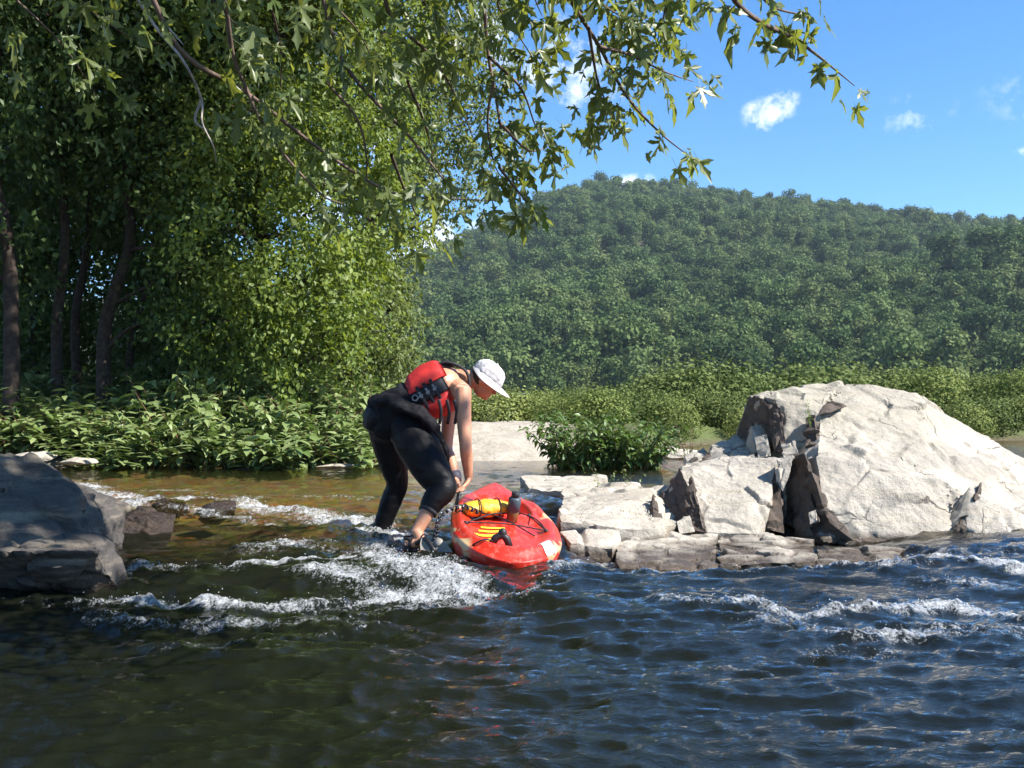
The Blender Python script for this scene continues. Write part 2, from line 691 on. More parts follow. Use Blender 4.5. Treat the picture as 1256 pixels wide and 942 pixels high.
FOAM = [  # strokes in photo pixels, half width in metres, strength
    ([(100, 598), (135, 612), (165, 622), (215, 616), (262, 624), (335, 634)], .27, 1.0),
    ([(150, 606), (225, 604), (300, 612), (380, 622), (450, 620)], .22, .55),
    ([(110, 620), (150, 632), (240, 638), (330, 645)], .16, .62),
    ([(335, 634), (400, 642), (455, 654), (490, 668)], .30, 1.0),
    ([(150, 708), (190, 701), (260, 703), (330, 697), (400, 694), (470, 690)], .08, .85),
    ([(300, 685), (370, 676), (450, 674)], .20, .66),
    ([(330, 670), (400, 668), (450, 672)], .12, .8),
    ([(440, 660), (475, 690), (520, 715), (560, 728)], .27, 1.0),
    ([(400, 710), (480, 725), (560, 740), (640, 738)], .20, .85),
    ([(100, 752), (200, 747), (280, 755), (360, 748), (430, 742), (500, 732)], .09, .95),
    ([(120, 765), (260, 772), (400, 765), (520, 755)], .13, .6),
    ([(200, 800), (330, 790), (460, 775)], .10, .42),
    ([(0, 742), (60, 748), (110, 752)], .05, .6),
    ([(480, 690), (530, 700), (575, 720)], .16, .85),
    ([(640, 735), (690, 704), (745, 694)], .09, .62),
    ([(1085, 704), (1160, 692), (1256, 698), (1400, 705)], .12, .95),
    ([(1110, 680), (1200, 684), (1256, 680), (1400, 690)], .10, .6),
    ([(820, 748), (870, 752), (925, 750), (980, 768), (1040, 758), (1100, 754), (1160, 746), (1256, 760), (1400, 765)], .09, .95),
    ([(940, 772), (1060, 785), (1180, 778), (1300, 785)], .16, .64),
    ([(1130, 715), (1230, 722), (1350, 730)], .14, .64),
    ([(1000, 805), (1120, 800), (1256, 810)], .10, .42),
    ([(765, 710), (850, 712), (930, 709), (1010, 705), (1090, 702)], .035, .75),
    ([(870, 820), (940, 830)], .03, .45),
    ([(500, 610), (560, 606), (620, 606), (650, 612)], .22, .6),
    ([(520, 650), (540, 640), (556, 628)], .10, .7),
]
FOAM_W = [([on_water(*q) for q in pts], w, s) for pts, w, s in FOAM]


def foam_field(x, y):
    f = np.zeros_like(x)
    for pts, w, s in FOAM_W:
        for a, b in zip(pts[:-1], pts[1:]):
            ax, ay, bx, by = a.x, a.y, b.x, b.y
            dx, dy = bx - ax, by - ay
            L2 = dx * dx + dy * dy + 1e-9
            t = np.clip(((x - ax) * dx + (y - ay) * dy) / L2, 0, 1)
            d = np.hypot(x - ax - t * dx, (y - ay - t * dy))
            # trails run downstream, towards the camera
            f = np.maximum(f, s * np.exp(-(d / w) ** 2))
    return f


# ------------------------------------------------------------------ ground sheet (river bed, banks, valley floor)
def grid_axis(segs):
    out = []
    for a, b, n in segs:
        out.append(np.linspace(a, b, n, endpoint=False))
    out.append([segs[-1][1]])
    return np.concatenate(out)


def road_rise(x, y):
    return 3.0 * sstep(150, 246, y)


gx = grid_axis([(-1500, -400, 8), (-400, -60, 24), (-60, -12, 48), (-12, 12, 240), (12, 60, 60), (60, 400, 30), (400, 1550, 8)])
gy = grid_axis([(-400, -20, 8), (-20, -2, 18), (-2, 26, 260), (26, 80, 60), (80, 300, 60), (300, 1400, 12)])
X, Y = np.meshgrid(gx, gy)
sd = shore(X, Y)
pts3 = np.stack([X, Y, 0 * X], -1).reshape(-1, 3)
n1 = fbm(pts3 * 0.9, 4).reshape(X.shape)
n2 = fbm(pts3 * 4.0, 4).reshape(X.shape)
lev = level(X, Y)
bed = lev - 0.10 - 0.30 * sstep(0, 2.2, -sd) * (0.35 + 0.9 * sstep(6.5, 3.5, Y)) + 0.10 * (n2 - .5)
far = sstep(25, 60, Y)
land = 0.17 + 0.42 * sstep(0, 2.2, sd) + 0.12 * (n1 - .5) * sstep(0, 1, sd) + 0.05 * (n2 - .5) + 0.10 * far
land = land + road_rise(X, Y)
# pale bar of bare rock and sand across the water
bar = sstep(1.0, 0.5, np.abs(X + 0.35) / 1.75) * sstep(14.0, 14.6, Y) * sstep(22, 19, Y)
land = land + bar * (-0.06 + 0.13 * sstep(16.6, 17.8, Y + 0.5 * (n1 - .5)))
Z = np.where(sd > 0, np.maximum(land, bed), bed * 1.0)
k = sstep(-0.25, 0.25, sd)
Z = bed * (1 - k) + land * k
nr, nc = X.shape
idx = np.arange(nr * nc).reshape(nr, nc)
gf = np.stack([idx[:-1, :-1], idx[:-1, 1:], idx[1:, 1:], idx[1:, :-1]], -1).reshape(-1, 4)
me = np_mesh('ground', np.stack([X, Y, Z], -1).reshape(-1, 3), gf, True,
             {'land': sstep(-.1, .15, sd).ravel(), 'grass': (sstep(15.5, 21, Y + 3 * (n1 - .5)) * sstep(0, 1.0, sd) * (1 - bar)).ravel(),
              'sand': np.clip(bar + 0.35 * sstep(.6, .1, np.abs(sd - .2)) * (Y > 9) * (X < -1), 0, 1).ravel()})
structure(link('ground', me, M_GROUND))


def ground_z(x, y):
    i = int(np.clip(np.searchsorted(gy, y) - 1, 0, nr - 2))
    j = int(np.clip(np.searchsorted(gx, x) - 1, 0, nc - 2))
    fy = (y - gy[i]) / (gy[i + 1] - gy[i])
    fx = (x - gx[j]) / (gx[j + 1] - gx[j])
    return float((Z[i, j] * (1 - fx) + Z[i, j + 1] * fx) * (1 - fy) + (Z[i + 1, j] * (1 - fx) + Z[i + 1, j + 1] * fx) * fy)


# ------------------------------------------------------------------ river surface
m, nt, out = new_mat('river_water')
g = NT(nt)
p = g.pos()
foam = g.attr('foam')
fn1 = g.noise(g.mapping(p, (1.0, .6, 1.0)), 30, 7, 0.78, 0.8)
fn2 = g.noise(p, 95, 3, 0.7)
fsum = g.math('ADD', foam, g.math('ADD', g.math('MULTIPLY', g.math('SUBTRACT', fn1, 0.5), 2.5), g.math('MULTIPLY', g.math('SUBTRACT', fn2, 0.5), 1.1)))
ffac = g.math('MULTIPLY', g.math('MULTIPLY', g.math('SUBTRACT', fsum, 0.62), 1.25, True), 0.92)
ffac = g.math('MULTIPLY', ffac, g.math('MULTIPLY', g.math('SUBTRACT', foam, 0.10), 5, True))
mp = g.mapping(p, (1.0, 1.7, 1.0), (0, 0, 0.15))
rip = g.math('ADD', g.noise(mp, 16, 6, 0.62, 0.8), g.math('MULTIPLY', g.noise(mp, 60, 3, 0.6, 0.5), 0.28))
nb = g.bump(rip, 0.30, 0.030)
gl = g.n('ShaderNodeBsdfGlossy')
gl.inputs['Color'].default_value = (1, 1, 1, 1)
gl.inputs['Roughness'].default_value = 0.045
g.l(nb, gl.inputs['Normal'])
tr = g.n('ShaderNodeBsdfTransparent')
g.l(g.mix(g.attr('deep'), (0.86, 0.78, 0.56), (0.10, 0.11, 0.07)), tr.inputs['Color'])
body = g.n('ShaderNodeBsdfDiffuse')
body.inputs['Color'].default_value = (0.012, 0.014, 0.008, 1)
inner = g.n('ShaderNodeMixShader')
g.l(g.math('ADD', .06, g.math('MULTIPLY', g.attr('deep'), .5)), inner.inputs[0])
g.l(tr.outputs[0], inner.inputs[1])
g.l(body.outputs[0], inner.inputs[2])
fr = g.n('ShaderNodeFresnel')
fr.inputs['IOR'].default_value = 1.333
g.l(nb, fr.inputs['Normal'])
wsh = g.n('ShaderNodeMixShader')
g.l(fr.outputs[0], wsh.inputs[0])
g.l(inner.outputs[0], wsh.inputs[1])
g.l(gl.outputs[0], wsh.inputs[2])
fo = g.bsdf((0.80, 0.82, 0.84), 0.55, 0.4, g.bump(g.math('ADD', fn1, g.math('MULTIPLY', fn2, .5)), 0.9, 0.03))
fin = g.n('ShaderNodeMixShader')
g.l(ffac, fin.inputs[0])
g.l(wsh.outputs[0], fin.inputs[1])
g.l(fo, fin.inputs[2])
g.l(fin.outputs[0], out.inputs['Surface'])
M_WATER = m

rows = np.concatenate([np.linspace(-8, 0.9, 24), np.exp(np.linspace(math.log(1.0), math.log(26.0), 640))])
us = np.concatenate([np.linspace(-2.2, -0.72, 30, endpoint=False), np.linspace(-0.72, 0.72, 560), np.linspace(0.72, 2.2, 31)[1:]])
U, YW = np.meshgrid(us, rows)
XW = U * (np.maximum(YW, 1.0) + 1.0)
lv = level(XW, YW)
ff = foam_field(XW, YW)
q3 = np.stack([XW, YW, 0 * XW], -1).reshape(-1, 3)


def n2d(sx, sy, oct=3, off=0.0):
    return fbm(q3 * np.array([sx, sy, 1]) + off, oct).reshape(XW.shape)


turb = np.clip(sstep(8.8, 8.0, YW) * sstep(3.3, 4.6, YW), 0, 1)
a1 = n2d(1.3, 2.6, 3, 3.1)
a2 = 1 - np.abs(2 * n2d(2.5, 6.0, 3, 9.7) - 1)
a3 = 1 - np.abs(2 * n2d(7.0, 14.0, 2, 5.2) - 1)
a4 = n2d(24, 36, 2, 1.7)
upc = 0.28 + 0.72 * sstep(10.5, 8.2, YW)
right_calm = 1 - 0.25 * sstep(0.2, 1.0, XW) * sstep(3.0, 5.0, YW)
h = (0.095 * (a1 - .5) * (0.6 + turb) + 0.058 * (a2 - .6) * (0.75 + .5 * turb) + 0.019 * (a3 - .6) + 0.004 * (a4 - .5)) * upc * right_calm
frag = n2d(11, 13, 4, 21.0)
frag2 = n2d(34, 36, 3, 40.0)
h = h + ff * (0.055 * (frag - .35) + 0.045 * (frag2 - .45) + 0.02)
# the pool inside the rock shelf and under the kayak stays quieter
fshow = np.clip(ff * (0.35 + 1.3 * n2d(3.5, 6.0, 3, 60.0)), 0, 1)
ZW = lv + h
idx = np.arange(XW.size).reshape(XW.shape)
wf = np.stack([idx[:-1, :-1], idx[:-1, 1:], idx[1:, 1:], idx[1:, :-1]], -1).reshape(-1, 4)
me = np_mesh('river', np.stack([XW, YW, ZW], -1).reshape(-1, 3), wf, True, {'foam': fshow.ravel(), 'deep': sstep(8.6, 5.0, YW + .8 * (a1 - .5)).ravel()})
structure(link('river', me, M_WATER))

# thrown drops over the broken water
m, nt, out = new_mat('spray_drops')
g = NT(nt)
g.l(g.bsdf((0.85, 0.87, 0.9), 0.25, 0.6), out.inputs['Surface'])
M_SPRAY = m
cand = np.flatnonzero((ff.ravel() > 0.6) & (np.abs(U.ravel()) < .65) & (rng.random(XW.size) < ff.ravel() ** 3))
cand = rng.choice(cand, size=min(len(cand), 1300), replace=False)
dp = np.stack([XW.ravel()[cand], YW.ravel()[cand], ZW.ravel()[cand]], -1)
dp += np.stack([rng.normal(0, .03, len(cand)), rng.normal(0, .03, len(cand)), np.abs(rng.normal(0, .015, len(cand))) + .001], -1)
octa_v = np.array([[1, 0, 0], [-1, 0, 0], [0, 1, 0], [0, -1, 0], [0, 0, 1], [0, 0, -1]], float)
octa_f = np.array([[0, 2, 4], [2, 1, 4], [1, 3, 4], [3, 0, 4], [2, 0, 5], [1, 2, 5], [3, 1, 5], [0, 3, 5]])
ds = rng.uniform(.001, .0036, len(cand))
dv = (octa_v[None] * ds[:, None, None] * np.array([1, 1, .8])) + dp[:, None, :]
df = (octa_f[None] + (np.arange(len(cand)) * 6)[:, None, None]).reshape(-1, 3)
o = stuff(link('spray', np_mesh('spray', dv.reshape(-1, 3), df, True), M_SPRAY))
o['label'] = 'white water drops thrown up over the foaming rapids'
o['category'] = 'spray'


# ------------------------------------------------------------------ rocks
def rock_mesh(points, voxel, seed=0, amp=0.03, step=0.035, cell=0.33, smooth_it=1, extra=None, crack=.8):
    """angular block: hull of the points, fractured into ledges and roughened"""
    bm = bmesh.new()
    sets = [points] + (extra or [])
    for pts in sets:
        vs = [bm.verts.new(Vector(q)) for q in pts]
        r = bmesh.ops.convex_hull(bm, input=vs)
        junk = [e for e in r['geom_interior'] if isinstance(e, bmesh.types.BMVert)]
        if junk:
            bmesh.ops.delete(bm, geom=junk, context='VERTS')
    bmesh.ops.recalc_face_normals(bm, faces=bm.faces)
    bmesh.ops.triangulate(bm, faces=bm.faces)
    lim = voxel * 1.5
    for _ in range(7):
        es = [e for e in bm.edges if e.calc_length() > lim]
        if not es:
            break
        bmesh.ops.subdivide_edges(bm, edges=es, cuts=1)
        bmesh.ops.triangulate(bm, faces=[f for f in bm.faces if len(f.verts) > 3])
    bmesh.ops.recalc_face_normals(bm, faces=bm.faces)
    out = bpy.data.meshes.new('rock')
    bm.to_mesh(out)
    bm.free()
    co, no = mesh_np(out)
    r = np.random.default_rng(seed)
    off = r.uniform(0, 40, 3)
    # fracture: warped cells, each pushed in or out by its own amount
    w = co + 0.12 * np.stack([fbm(co * 2.2 + off + k * 9, 3) - .5 for k in range(3)], -1)
    w = w * np.array([1.0, 1.0, 1.25])
    lo, hi = w.min(0) - .3, w.max(0) + .3
    nsite = int(np.clip(np.prod(hi - lo) / cell ** 3, 8, 900))
    sites = r.uniform(lo, hi, (nsite, 3))
    val = r.uniform(-1, 1, nsite)
    tilt = r.normal(0, 1, (nsite, 3))
    best = np.full(len(co), 1e9)
    sec = np.full(len(co), 1e9)
    bi = np.zeros(len(co), int)
    for s in range(nsite):
        d = ((w - sites[s]) ** 2).sum(1)
        mk = d < best
        sec = np.where(mk, best, np.minimum(sec, d))
        best[mk] = d[mk]
        bi[mk] = s
    loc = ((w - sites[bi]) * tilt[bi]).sum(1)
    e = sstep(0, voxel * 3.0, np.sqrt(sec) - np.sqrt(best))
    disp = step * (val[bi] + 1.1 * loc / cell * .5) * e - crack * step * (1 - e) * sstep(.45, .6, fbm(co * 2.5 + off + 5, 2))
    disp += amp * 2 * (fbm(co * 3.0 + off, 4) - .5) + amp * .8 * (fbm(co * 14 + off, 3) - .5)
    co = co + no * disp[:, None]
    set_co(out, co)
    out.polygons.foreach_set('use_smooth', [True] * len(out.polygons))
    out.set_sharp_from_angle(angle=math.radians(32))
    return out


def hull_px(lst, depth=0.0, floor=-0.35, back=None):
    """photo corners with their distances -> block corners, plus their feet under water"""
    pts = [P(*q) for q in lst]
    return pts


def foot(pts, z=-0.35):
    return [Vector((q.x, q.y, z)) for q in pts]

# the big outcrop on the right: each fracture block is a part of it
outcrop = thing('rock_outcrop', 'big pale sunlit rock outcrop with shade-darkened fractured left faces rising from the river', 'rock',
                P(1090, 640, 7.6))


def block(name, pts, parent, vox=0.014, mat=None, z=-0.35, sink=True, **kw):
    pts = [Vector(q) for q in pts]
    allp = pts + (foot(pts, z) if sink else [])
    me = rock_mesh(allp, vox, **kw)
    o = link(name, me, mat or M_ROCK, None)
    if parent is not None:
        o.parent = parent
        o.matrix_parent_inverse = Matrix.Translation(-parent.location)
    return o


# main front mass
main = [P(1045, 664, 6.95), P(1003, 560, 7.45), P(1005, 515, 7.95), P(1000, 476, 8.7), P(1040, 471, 8.8), P(1085, 477, 8.75), P(1125, 483, 8.6),
        P(1152, 512, 8.35), P(1195, 552, 8.1), P(1246, 600, 7.75), P(1296, 650, 7.55), P(1100, 668, 6.9), P(1180, 668, 6.95), P(1280, 668, 7.1),
        P(1010, 620, 7.05), P(1100, 580, 7.15), P(1160, 590, 7.2), P(962, 655, 7.7), P(958, 577, 8.0),
        Vector((2.9, 10.2, .95)), Vector((3.9, 10.0, .66)), Vector((4.7, 9.2, .2)), Vector((5.3, 8.4, -.1))]
block('rock_block', main, outcrop, .016, seed=3, amp=.030, step=.018, cell=.42, crack=1.0)
# upper left block with the dark wall
upper = [P(917, 485, 8.75), P(955, 476, 8.55), P(1030, 470, 8.9), P(897, 548, 8.95), P(950, 489, 8.25), P(964, 556, 7.95), P(1012, 545, 7.85), P(1015, 487, 8.2),
         Vector((2.55, 10.0, .95)), Vector((3.4, 10.2, .95)), Vector((2.5, 10.2, .6))]
block('rock_block', upper, outcrop, .014, seed=5, amp=.022, step=.032, cell=.24)
# small lit block standing in front of the wall
block('rock_block', [P(921, 523, 8.35), P(941, 520, 8.4), P(943, 553, 8.1), P(926, 556, 8.15), P(912, 560, 8.4), P(950, 545, 8.6), P(920, 530, 8.6)], outcrop, .010, seed=6, amp=.01, step=.010, cell=.12, sink=False)
# stepped blocks under the wall
block('rock_block', [P(868, 570, 8.25), P(872, 549, 8.55), P(905, 531, 8.75), P(918, 560, 8.15), P(905, 575, 8.0), P(960, 570, 8.3), P(955, 545, 8.7), Vector((2.15, 9.2, .55))], outcrop, .012, seed=8, amp=.015, step=.022, cell=.2)
block('rock_block', [P(840, 560, 8.6), P(862, 550, 8.9), P(872, 566, 8.3), P(846, 578, 8.2), Vector((1.75, 9.7, .42)), P(880, 570, 8.6)], outcrop, .012, seed=9, amp=.012, step=.018, cell=.2)
# sloping slab with the dark triangular face
slab = [P(866, 653, 6.95), P(932, 655, 6.93), P(946, 600, 7.25), P(953, 562, 7.7), P(834, 577, 7.75), P(888, 559, 7.95), P(811, 643, 7.45), P(808, 612, 7.7), P(853, 612, 7.3), Vector((1.6, 9.0, .5)), Vector((2.2, 9.0, .55))]
block('rock_block', slab, outcrop, .012, seed=12, amp=.014, step=.016, cell=.25)
block('rock_block', [P(812, 646, 7.1), P(801, 607, 7.6), P(793, 641, 7.4), P(830, 604, 7.9), P(850, 640, 7.3)], outcrop, .012, seed=14, amp=.010, step=.012, cell=.2)
# broken prow between slab and main mass
block('rock_block', [P(946, 602, 7.55), P(956, 559, 7.8), P(975, 556, 7.75), P(966, 604, 7.5), P(985, 655, 7.35), P(962, 655, 7.45), P(1000, 560, 8.0)], outcrop, .012, seed=16, amp=.012, step=.02, cell=.16)
block('rock_block', [P(975, 655, 7.2), P(1000, 640, 7.15), P(1012, 630, 7.2), P(1030, 655, 7.02), P(1010, 662, 6.97), P(985, 600, 7.5)], outcrop, .012, seed=17, amp=.012, step=.02, cell=.14)
# blocks that crown the wall
block('rock_block', [P(985, 500, 8.35), P(1002, 490, 8.5), P(1020, 520, 8.0), P(1000, 545, 7.85), P(975, 545, 8.05), P(970, 510, 8.4), P(1025, 495, 8.5)], outcrop, .012, seed=18, amp=.015, step=.02, cell=.2, sink=False)
# wedges over left faces and clefts: brown rock, with shade put into its colour
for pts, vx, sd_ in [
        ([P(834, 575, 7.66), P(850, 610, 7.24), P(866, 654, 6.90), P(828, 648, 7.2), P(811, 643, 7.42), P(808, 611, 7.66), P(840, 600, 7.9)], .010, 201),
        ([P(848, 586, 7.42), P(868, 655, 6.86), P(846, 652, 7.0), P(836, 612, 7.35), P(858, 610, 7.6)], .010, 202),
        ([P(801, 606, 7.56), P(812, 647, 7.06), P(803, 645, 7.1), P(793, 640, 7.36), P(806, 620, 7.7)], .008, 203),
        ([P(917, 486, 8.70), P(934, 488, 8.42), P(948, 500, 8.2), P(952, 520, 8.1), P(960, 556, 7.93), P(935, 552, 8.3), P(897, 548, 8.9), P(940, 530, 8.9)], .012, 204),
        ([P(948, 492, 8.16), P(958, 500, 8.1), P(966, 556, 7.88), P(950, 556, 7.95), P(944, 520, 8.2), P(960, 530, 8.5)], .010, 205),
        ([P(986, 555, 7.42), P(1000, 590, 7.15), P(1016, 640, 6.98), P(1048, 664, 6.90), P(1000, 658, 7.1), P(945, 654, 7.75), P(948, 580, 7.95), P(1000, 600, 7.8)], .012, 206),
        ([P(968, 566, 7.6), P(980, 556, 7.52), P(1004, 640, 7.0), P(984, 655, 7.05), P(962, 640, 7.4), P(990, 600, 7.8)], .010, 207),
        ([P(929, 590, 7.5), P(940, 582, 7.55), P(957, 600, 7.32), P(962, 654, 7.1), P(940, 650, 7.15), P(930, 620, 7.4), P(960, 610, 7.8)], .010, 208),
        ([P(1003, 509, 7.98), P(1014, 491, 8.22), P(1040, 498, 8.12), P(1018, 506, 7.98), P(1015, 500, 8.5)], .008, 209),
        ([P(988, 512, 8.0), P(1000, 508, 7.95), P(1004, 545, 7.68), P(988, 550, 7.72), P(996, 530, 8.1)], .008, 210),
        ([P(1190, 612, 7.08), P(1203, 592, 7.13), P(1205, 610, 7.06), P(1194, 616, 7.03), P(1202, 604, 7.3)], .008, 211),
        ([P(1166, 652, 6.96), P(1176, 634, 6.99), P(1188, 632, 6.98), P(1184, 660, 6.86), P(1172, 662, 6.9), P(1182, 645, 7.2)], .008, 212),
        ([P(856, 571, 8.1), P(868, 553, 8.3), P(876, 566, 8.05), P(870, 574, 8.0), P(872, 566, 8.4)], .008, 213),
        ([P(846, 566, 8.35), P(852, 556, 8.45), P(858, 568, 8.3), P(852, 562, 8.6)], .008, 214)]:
    block('shade_face', pts, outcrop, vx, M_SHADEROCK, sink=False, seed=sd_, amp=.016, step=.018, cell=.12)
# pale splinters left standing in the clefts
for pts, sd_ in [
        ([P(953, 562, 7.42), P(972, 557, 7.40), P(968, 585, 7.25), P(960, 603, 7.18), P(952, 590, 7.3), P(970, 570, 7.7)], 231),
        ([P(990, 628, 6.93), P(1001, 624, 6.93), P(1004, 640, 6.88), P(993, 644, 6.9), P(1000, 634, 7.1)], 232),
        ([P(925, 536, 8.1), P(940, 532, 8.05), P(946, 560, 7.88), P(930, 562, 7.95), P(938, 545, 8.3)], 233),
        ([P(958, 545, 7.85), P(975, 540, 7.82), P(980, 560, 7.7), P(962, 566, 7.72), P(972, 550, 8.0)], 234),
        ([P(905, 560, 8.0), P(925, 556, 7.95), P(935, 575, 7.75), P(912, 580, 7.8), P(925, 565, 8.1)], 235),
        ([P(874, 585, 7.75), P(884, 560, 7.9), P(893, 575, 7.7), P(882, 596, 7.6), P(886, 575, 8.0)], 236),
        ([P(830, 640, 7.0), P(846, 632, 7.05), P(852, 652, 6.88), P(834, 655, 6.9), P(842, 645, 7.2)], 237)]:
    block('rock_splinter', pts, outcrop, .007, sink=False, seed=sd_, amp=.008, step=.010, cell=.08)
# right lower boulder mass
block('rock_block', [P(1190, 598, 7.15), P(1205, 590, 7.2), P(1256, 592, 7.35), P(1330, 622, 7.3), P(1172, 655, 6.95), P(1186, 668, 6.85), P(1256, 676, 6.75), P(1340, 680, 6.8), P(1165, 635, 7.1), Vector((4.9, 8.2, .2))], outcrop, .014, seed=21, amp=.022, step=.012, cell=.35)
# front shelf, three slabs with joints
for i, (pts, sd_) in enumerate([
        ([P(756, 672, 6.25), P(760, 697, 5.76), P(830, 702, 5.72), P(878, 700, 5.74), P(880, 655, 6.9), P(790, 652, 6.95)], 31),
        ([P(881, 658, 6.85), P(884, 694, 5.78), P(940, 690, 5.80), P(1000, 688, 5.85), P(998, 662, 6.75), P(940, 655, 6.9)], 32),
        ([P(1001, 668, 6.55), P(1003, 688, 5.86), P(1060, 688, 5.90), P(1098, 688, 6.0), P(1108, 676, 6.3), P(1040, 672, 6.45)], 33)]):
    block('rock_slab', pts, outcrop, .012, seed=sd_, amp=.016, step=.02, cell=.22)
# low pale slabs behind the kayak
for pts, sd_ in [
        ([P(688, 640, 6.75), P(757, 648, 6.7), P(812, 650, 6.75), P(820, 600, 8.2), P(745, 592, 9.6), P(690, 600, 8.7)], 41),
        ([P(650, 600, 8.9), P(640, 586, 10.2), P(742, 584, 10.4), P(744, 594, 9.5), P(692, 604, 8.6)], 42),
        ([P(690, 655, 6.45), P(702, 668, 6.2), P(752, 672, 6.15), P(756, 650, 6.6)], 43)]:
    block('rock_slab', pts, outcrop, .016, seed=sd_, amp=.02, step=.022, cell=.3)

# shaded boulder on the left
boulder = thing('river_boulder', 'large grey boulder in dappled leaf shade with a flat ledge above dark water', 'rock', P(60, 700, 5.0))
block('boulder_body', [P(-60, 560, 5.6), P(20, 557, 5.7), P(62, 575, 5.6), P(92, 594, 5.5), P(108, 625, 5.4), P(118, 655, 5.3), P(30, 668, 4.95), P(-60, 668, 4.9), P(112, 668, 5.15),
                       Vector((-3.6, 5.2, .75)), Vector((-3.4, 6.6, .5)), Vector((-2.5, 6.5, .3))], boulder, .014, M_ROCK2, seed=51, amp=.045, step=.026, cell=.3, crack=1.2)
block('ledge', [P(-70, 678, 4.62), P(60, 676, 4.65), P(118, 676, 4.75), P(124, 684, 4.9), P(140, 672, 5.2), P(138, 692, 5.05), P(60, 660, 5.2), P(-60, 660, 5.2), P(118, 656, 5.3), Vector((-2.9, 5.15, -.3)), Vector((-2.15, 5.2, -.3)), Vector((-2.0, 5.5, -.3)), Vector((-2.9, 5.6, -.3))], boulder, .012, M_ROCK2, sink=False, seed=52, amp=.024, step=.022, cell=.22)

# loose rocks in the stream
for (px, py, Yd, w, hgt, dpt, mat, sd_, lab) in [
        (176, 648, 6.9, .36, .26, .30, M_WETROCK, 61, 'dark wet angular rock beside the shaded boulder in the rapids'),
        (206, 622, 8.0, .26, .15, .22, M_WETROCK, 62, 'small dark wet rock with foam pouring round it behind the angular rock'),
        (264, 624, 7.95, .26, .17, .22, M_WETROCK, 63, 'dark wet rock breaking the foam line below the leafy bank'),
        (940, 752, 4.75, .26, .055, .18, M_WETROCK, 64, 'low dark rock just under foam in front of the pale outcrop'),
        (415, 571, 13.2, .40, .07, .25, M_ROCK, 65, 'flat pale stone at the foot of the leafy bank'),
        (835, 557, 15.5, .55, .16, .4, M_ROCK, 66, 'low grey rock in the backwater beside the leafy island bush'),
        (815, 553, 17.0, .5, .2, .4, M_ROCK, 67, 'grey rock at the water edge behind the leafy island bush'),
        (300, 575, 13.0, .22, .06, .2, M_ROCK2, 68, 'small brown stone among plant stems at the bank'),
        (40, 560, 12.8, .5, .12, .3, M_ROCK, 69, 'pale brown stone on the stony edge left of the leafy bank'),
        (95, 565, 12.7, .4, .09, .3, M_ROCK, 70, 'flat brown stone on the stony edge beside the bank plants'),
        (700, 690, 5.95, .24, .07, .2, M_WETROCK, 71, 'wet rock between the kayak and the pale shelf')]:
    c = P(px, py, Yd)
    r = np.random.default_rng(sd_)
    pts = []
    for q in range(26):
        a = q * 2.4
        v = -1 + 2 * (q + .5) / 26
        e = math.sqrt(max(0, 1 - v * v)) * (1.15 if v < 0 else 1)
        j = r.uniform(.72, 1.15)
        pts.append(Vector((c.x + w * .62 * e * math.cos(a) * j + .12 * w * v, c.y + dpt * .6 * e * math.sin(a) * j, c.z + hgt * (.62 * v * j - .1))))
    o = link('river_rock', rock_mesh(pts, .012 if Yd < 10 else .02, seed=sd_, amp=.012, step=.012, cell=.14), mat)
    tag(o, lab, 'rock')

# ------------------------------------------------------------------ far hill, road
SKY_PX = [-900, -400, 300, 450, 500, 560, 620, 660, 700, 740, 800, 850, 900, 960, 1000, 1050, 1100, 1180, 1256, 1400, 1800, 2400]
SKY_PY = [380, 360, 372, 355, 336, 312, 281, 258, 241, 238, 239, 247, 254, 257, 263, 269, 277, 284, 288, 300, 330, 370]
YF, YR = 268.0, 860.0


def hill_z(x, y):
    x, y = np.asarray(x, float), np.asarray(y, float)
    px = 628 + F * x / np.maximum(y, 1)
    elev = (500 - np.interp(px, SKY_PX, SKY_PY)) / F
    ridge = elev * YR
    t = (y - YF) / (YR - YF)
    prof = np.where(t < 1, np.clip(t, 0, 1) ** 1.12, 1 - 0.35 * (t - 1))
    z = 3.4 + ridge * prof
    q = np.stack([x / 70, y / 90, 0 * x], -1).reshape(-1, 3)
    gul = (fbm(q, 4).reshape(x.shape) - .5)
    z = z + 26 * gul * sstep(0, .25, t) * sstep(1.0, .75, t)
    # nearer spur on the right
    ps = np.interp(px, [860, 1000, 1100, 1180, 1256, 1400, 1700], [0, 5, 12, 19, 25, 30, 30])
    z = z + ps * np.exp(-((y - 440) / 85) ** 2)
    return z


m, nt, out = new_mat('hill_floor')
g = NT(nt)
p = g.pos()
col = g.ramp(g.noise(p, 0.05, 8, .65), [(0.3, (0.02, 0.028, 0.012)), (0.6, (0.04, 0.045, 0.022)), (0.8, (0.12, 0.10, 0.075))])
g.l(g.bsdf(col, 0.9, 0.2), out.inputs['Surface'])
M_HILL = m
hx = np.linspace(-900, 1500, 160)
hy = np.linspace(262, 1300, 110)
HX, HY = np.meshgrid(hx, hy)
HZ = hill_z(HX, HY)
HZ[0] -= 6
idx = np.arange(HX.size).reshape(HX.shape)
hf = np.stack([idx[:-1, :-1], idx[:-1, 1:], idx[1:, 1:], idx[1:, :-1]], -1).reshape(-1, 4)
structure(link('hill', np_mesh('hill', np.stack([HX, HY, HZ], -1).reshape(-1, 3), hf, True), M_HILL))

M_ASPHALT = plain_mat('asphalt', (0.10, 0.10, 0.10), 0.85, 0.3, .1, 3)
b = MB()
for i in range(24):
    x0, x1 = -300 + i * 40, -300 + (i + 1) * 40
    n = len(b.v)
    b.v += [Vector((x0, 250, 3.72)), Vector((x1, 250, 3.72)), Vector((x1, 258, 3.74)), Vector((x0, 258, 3.74))]
    b.f.append((n, n + 1, n + 2, n + 3))
structure(b.build('road', M_ASPHALT, smooth=False))

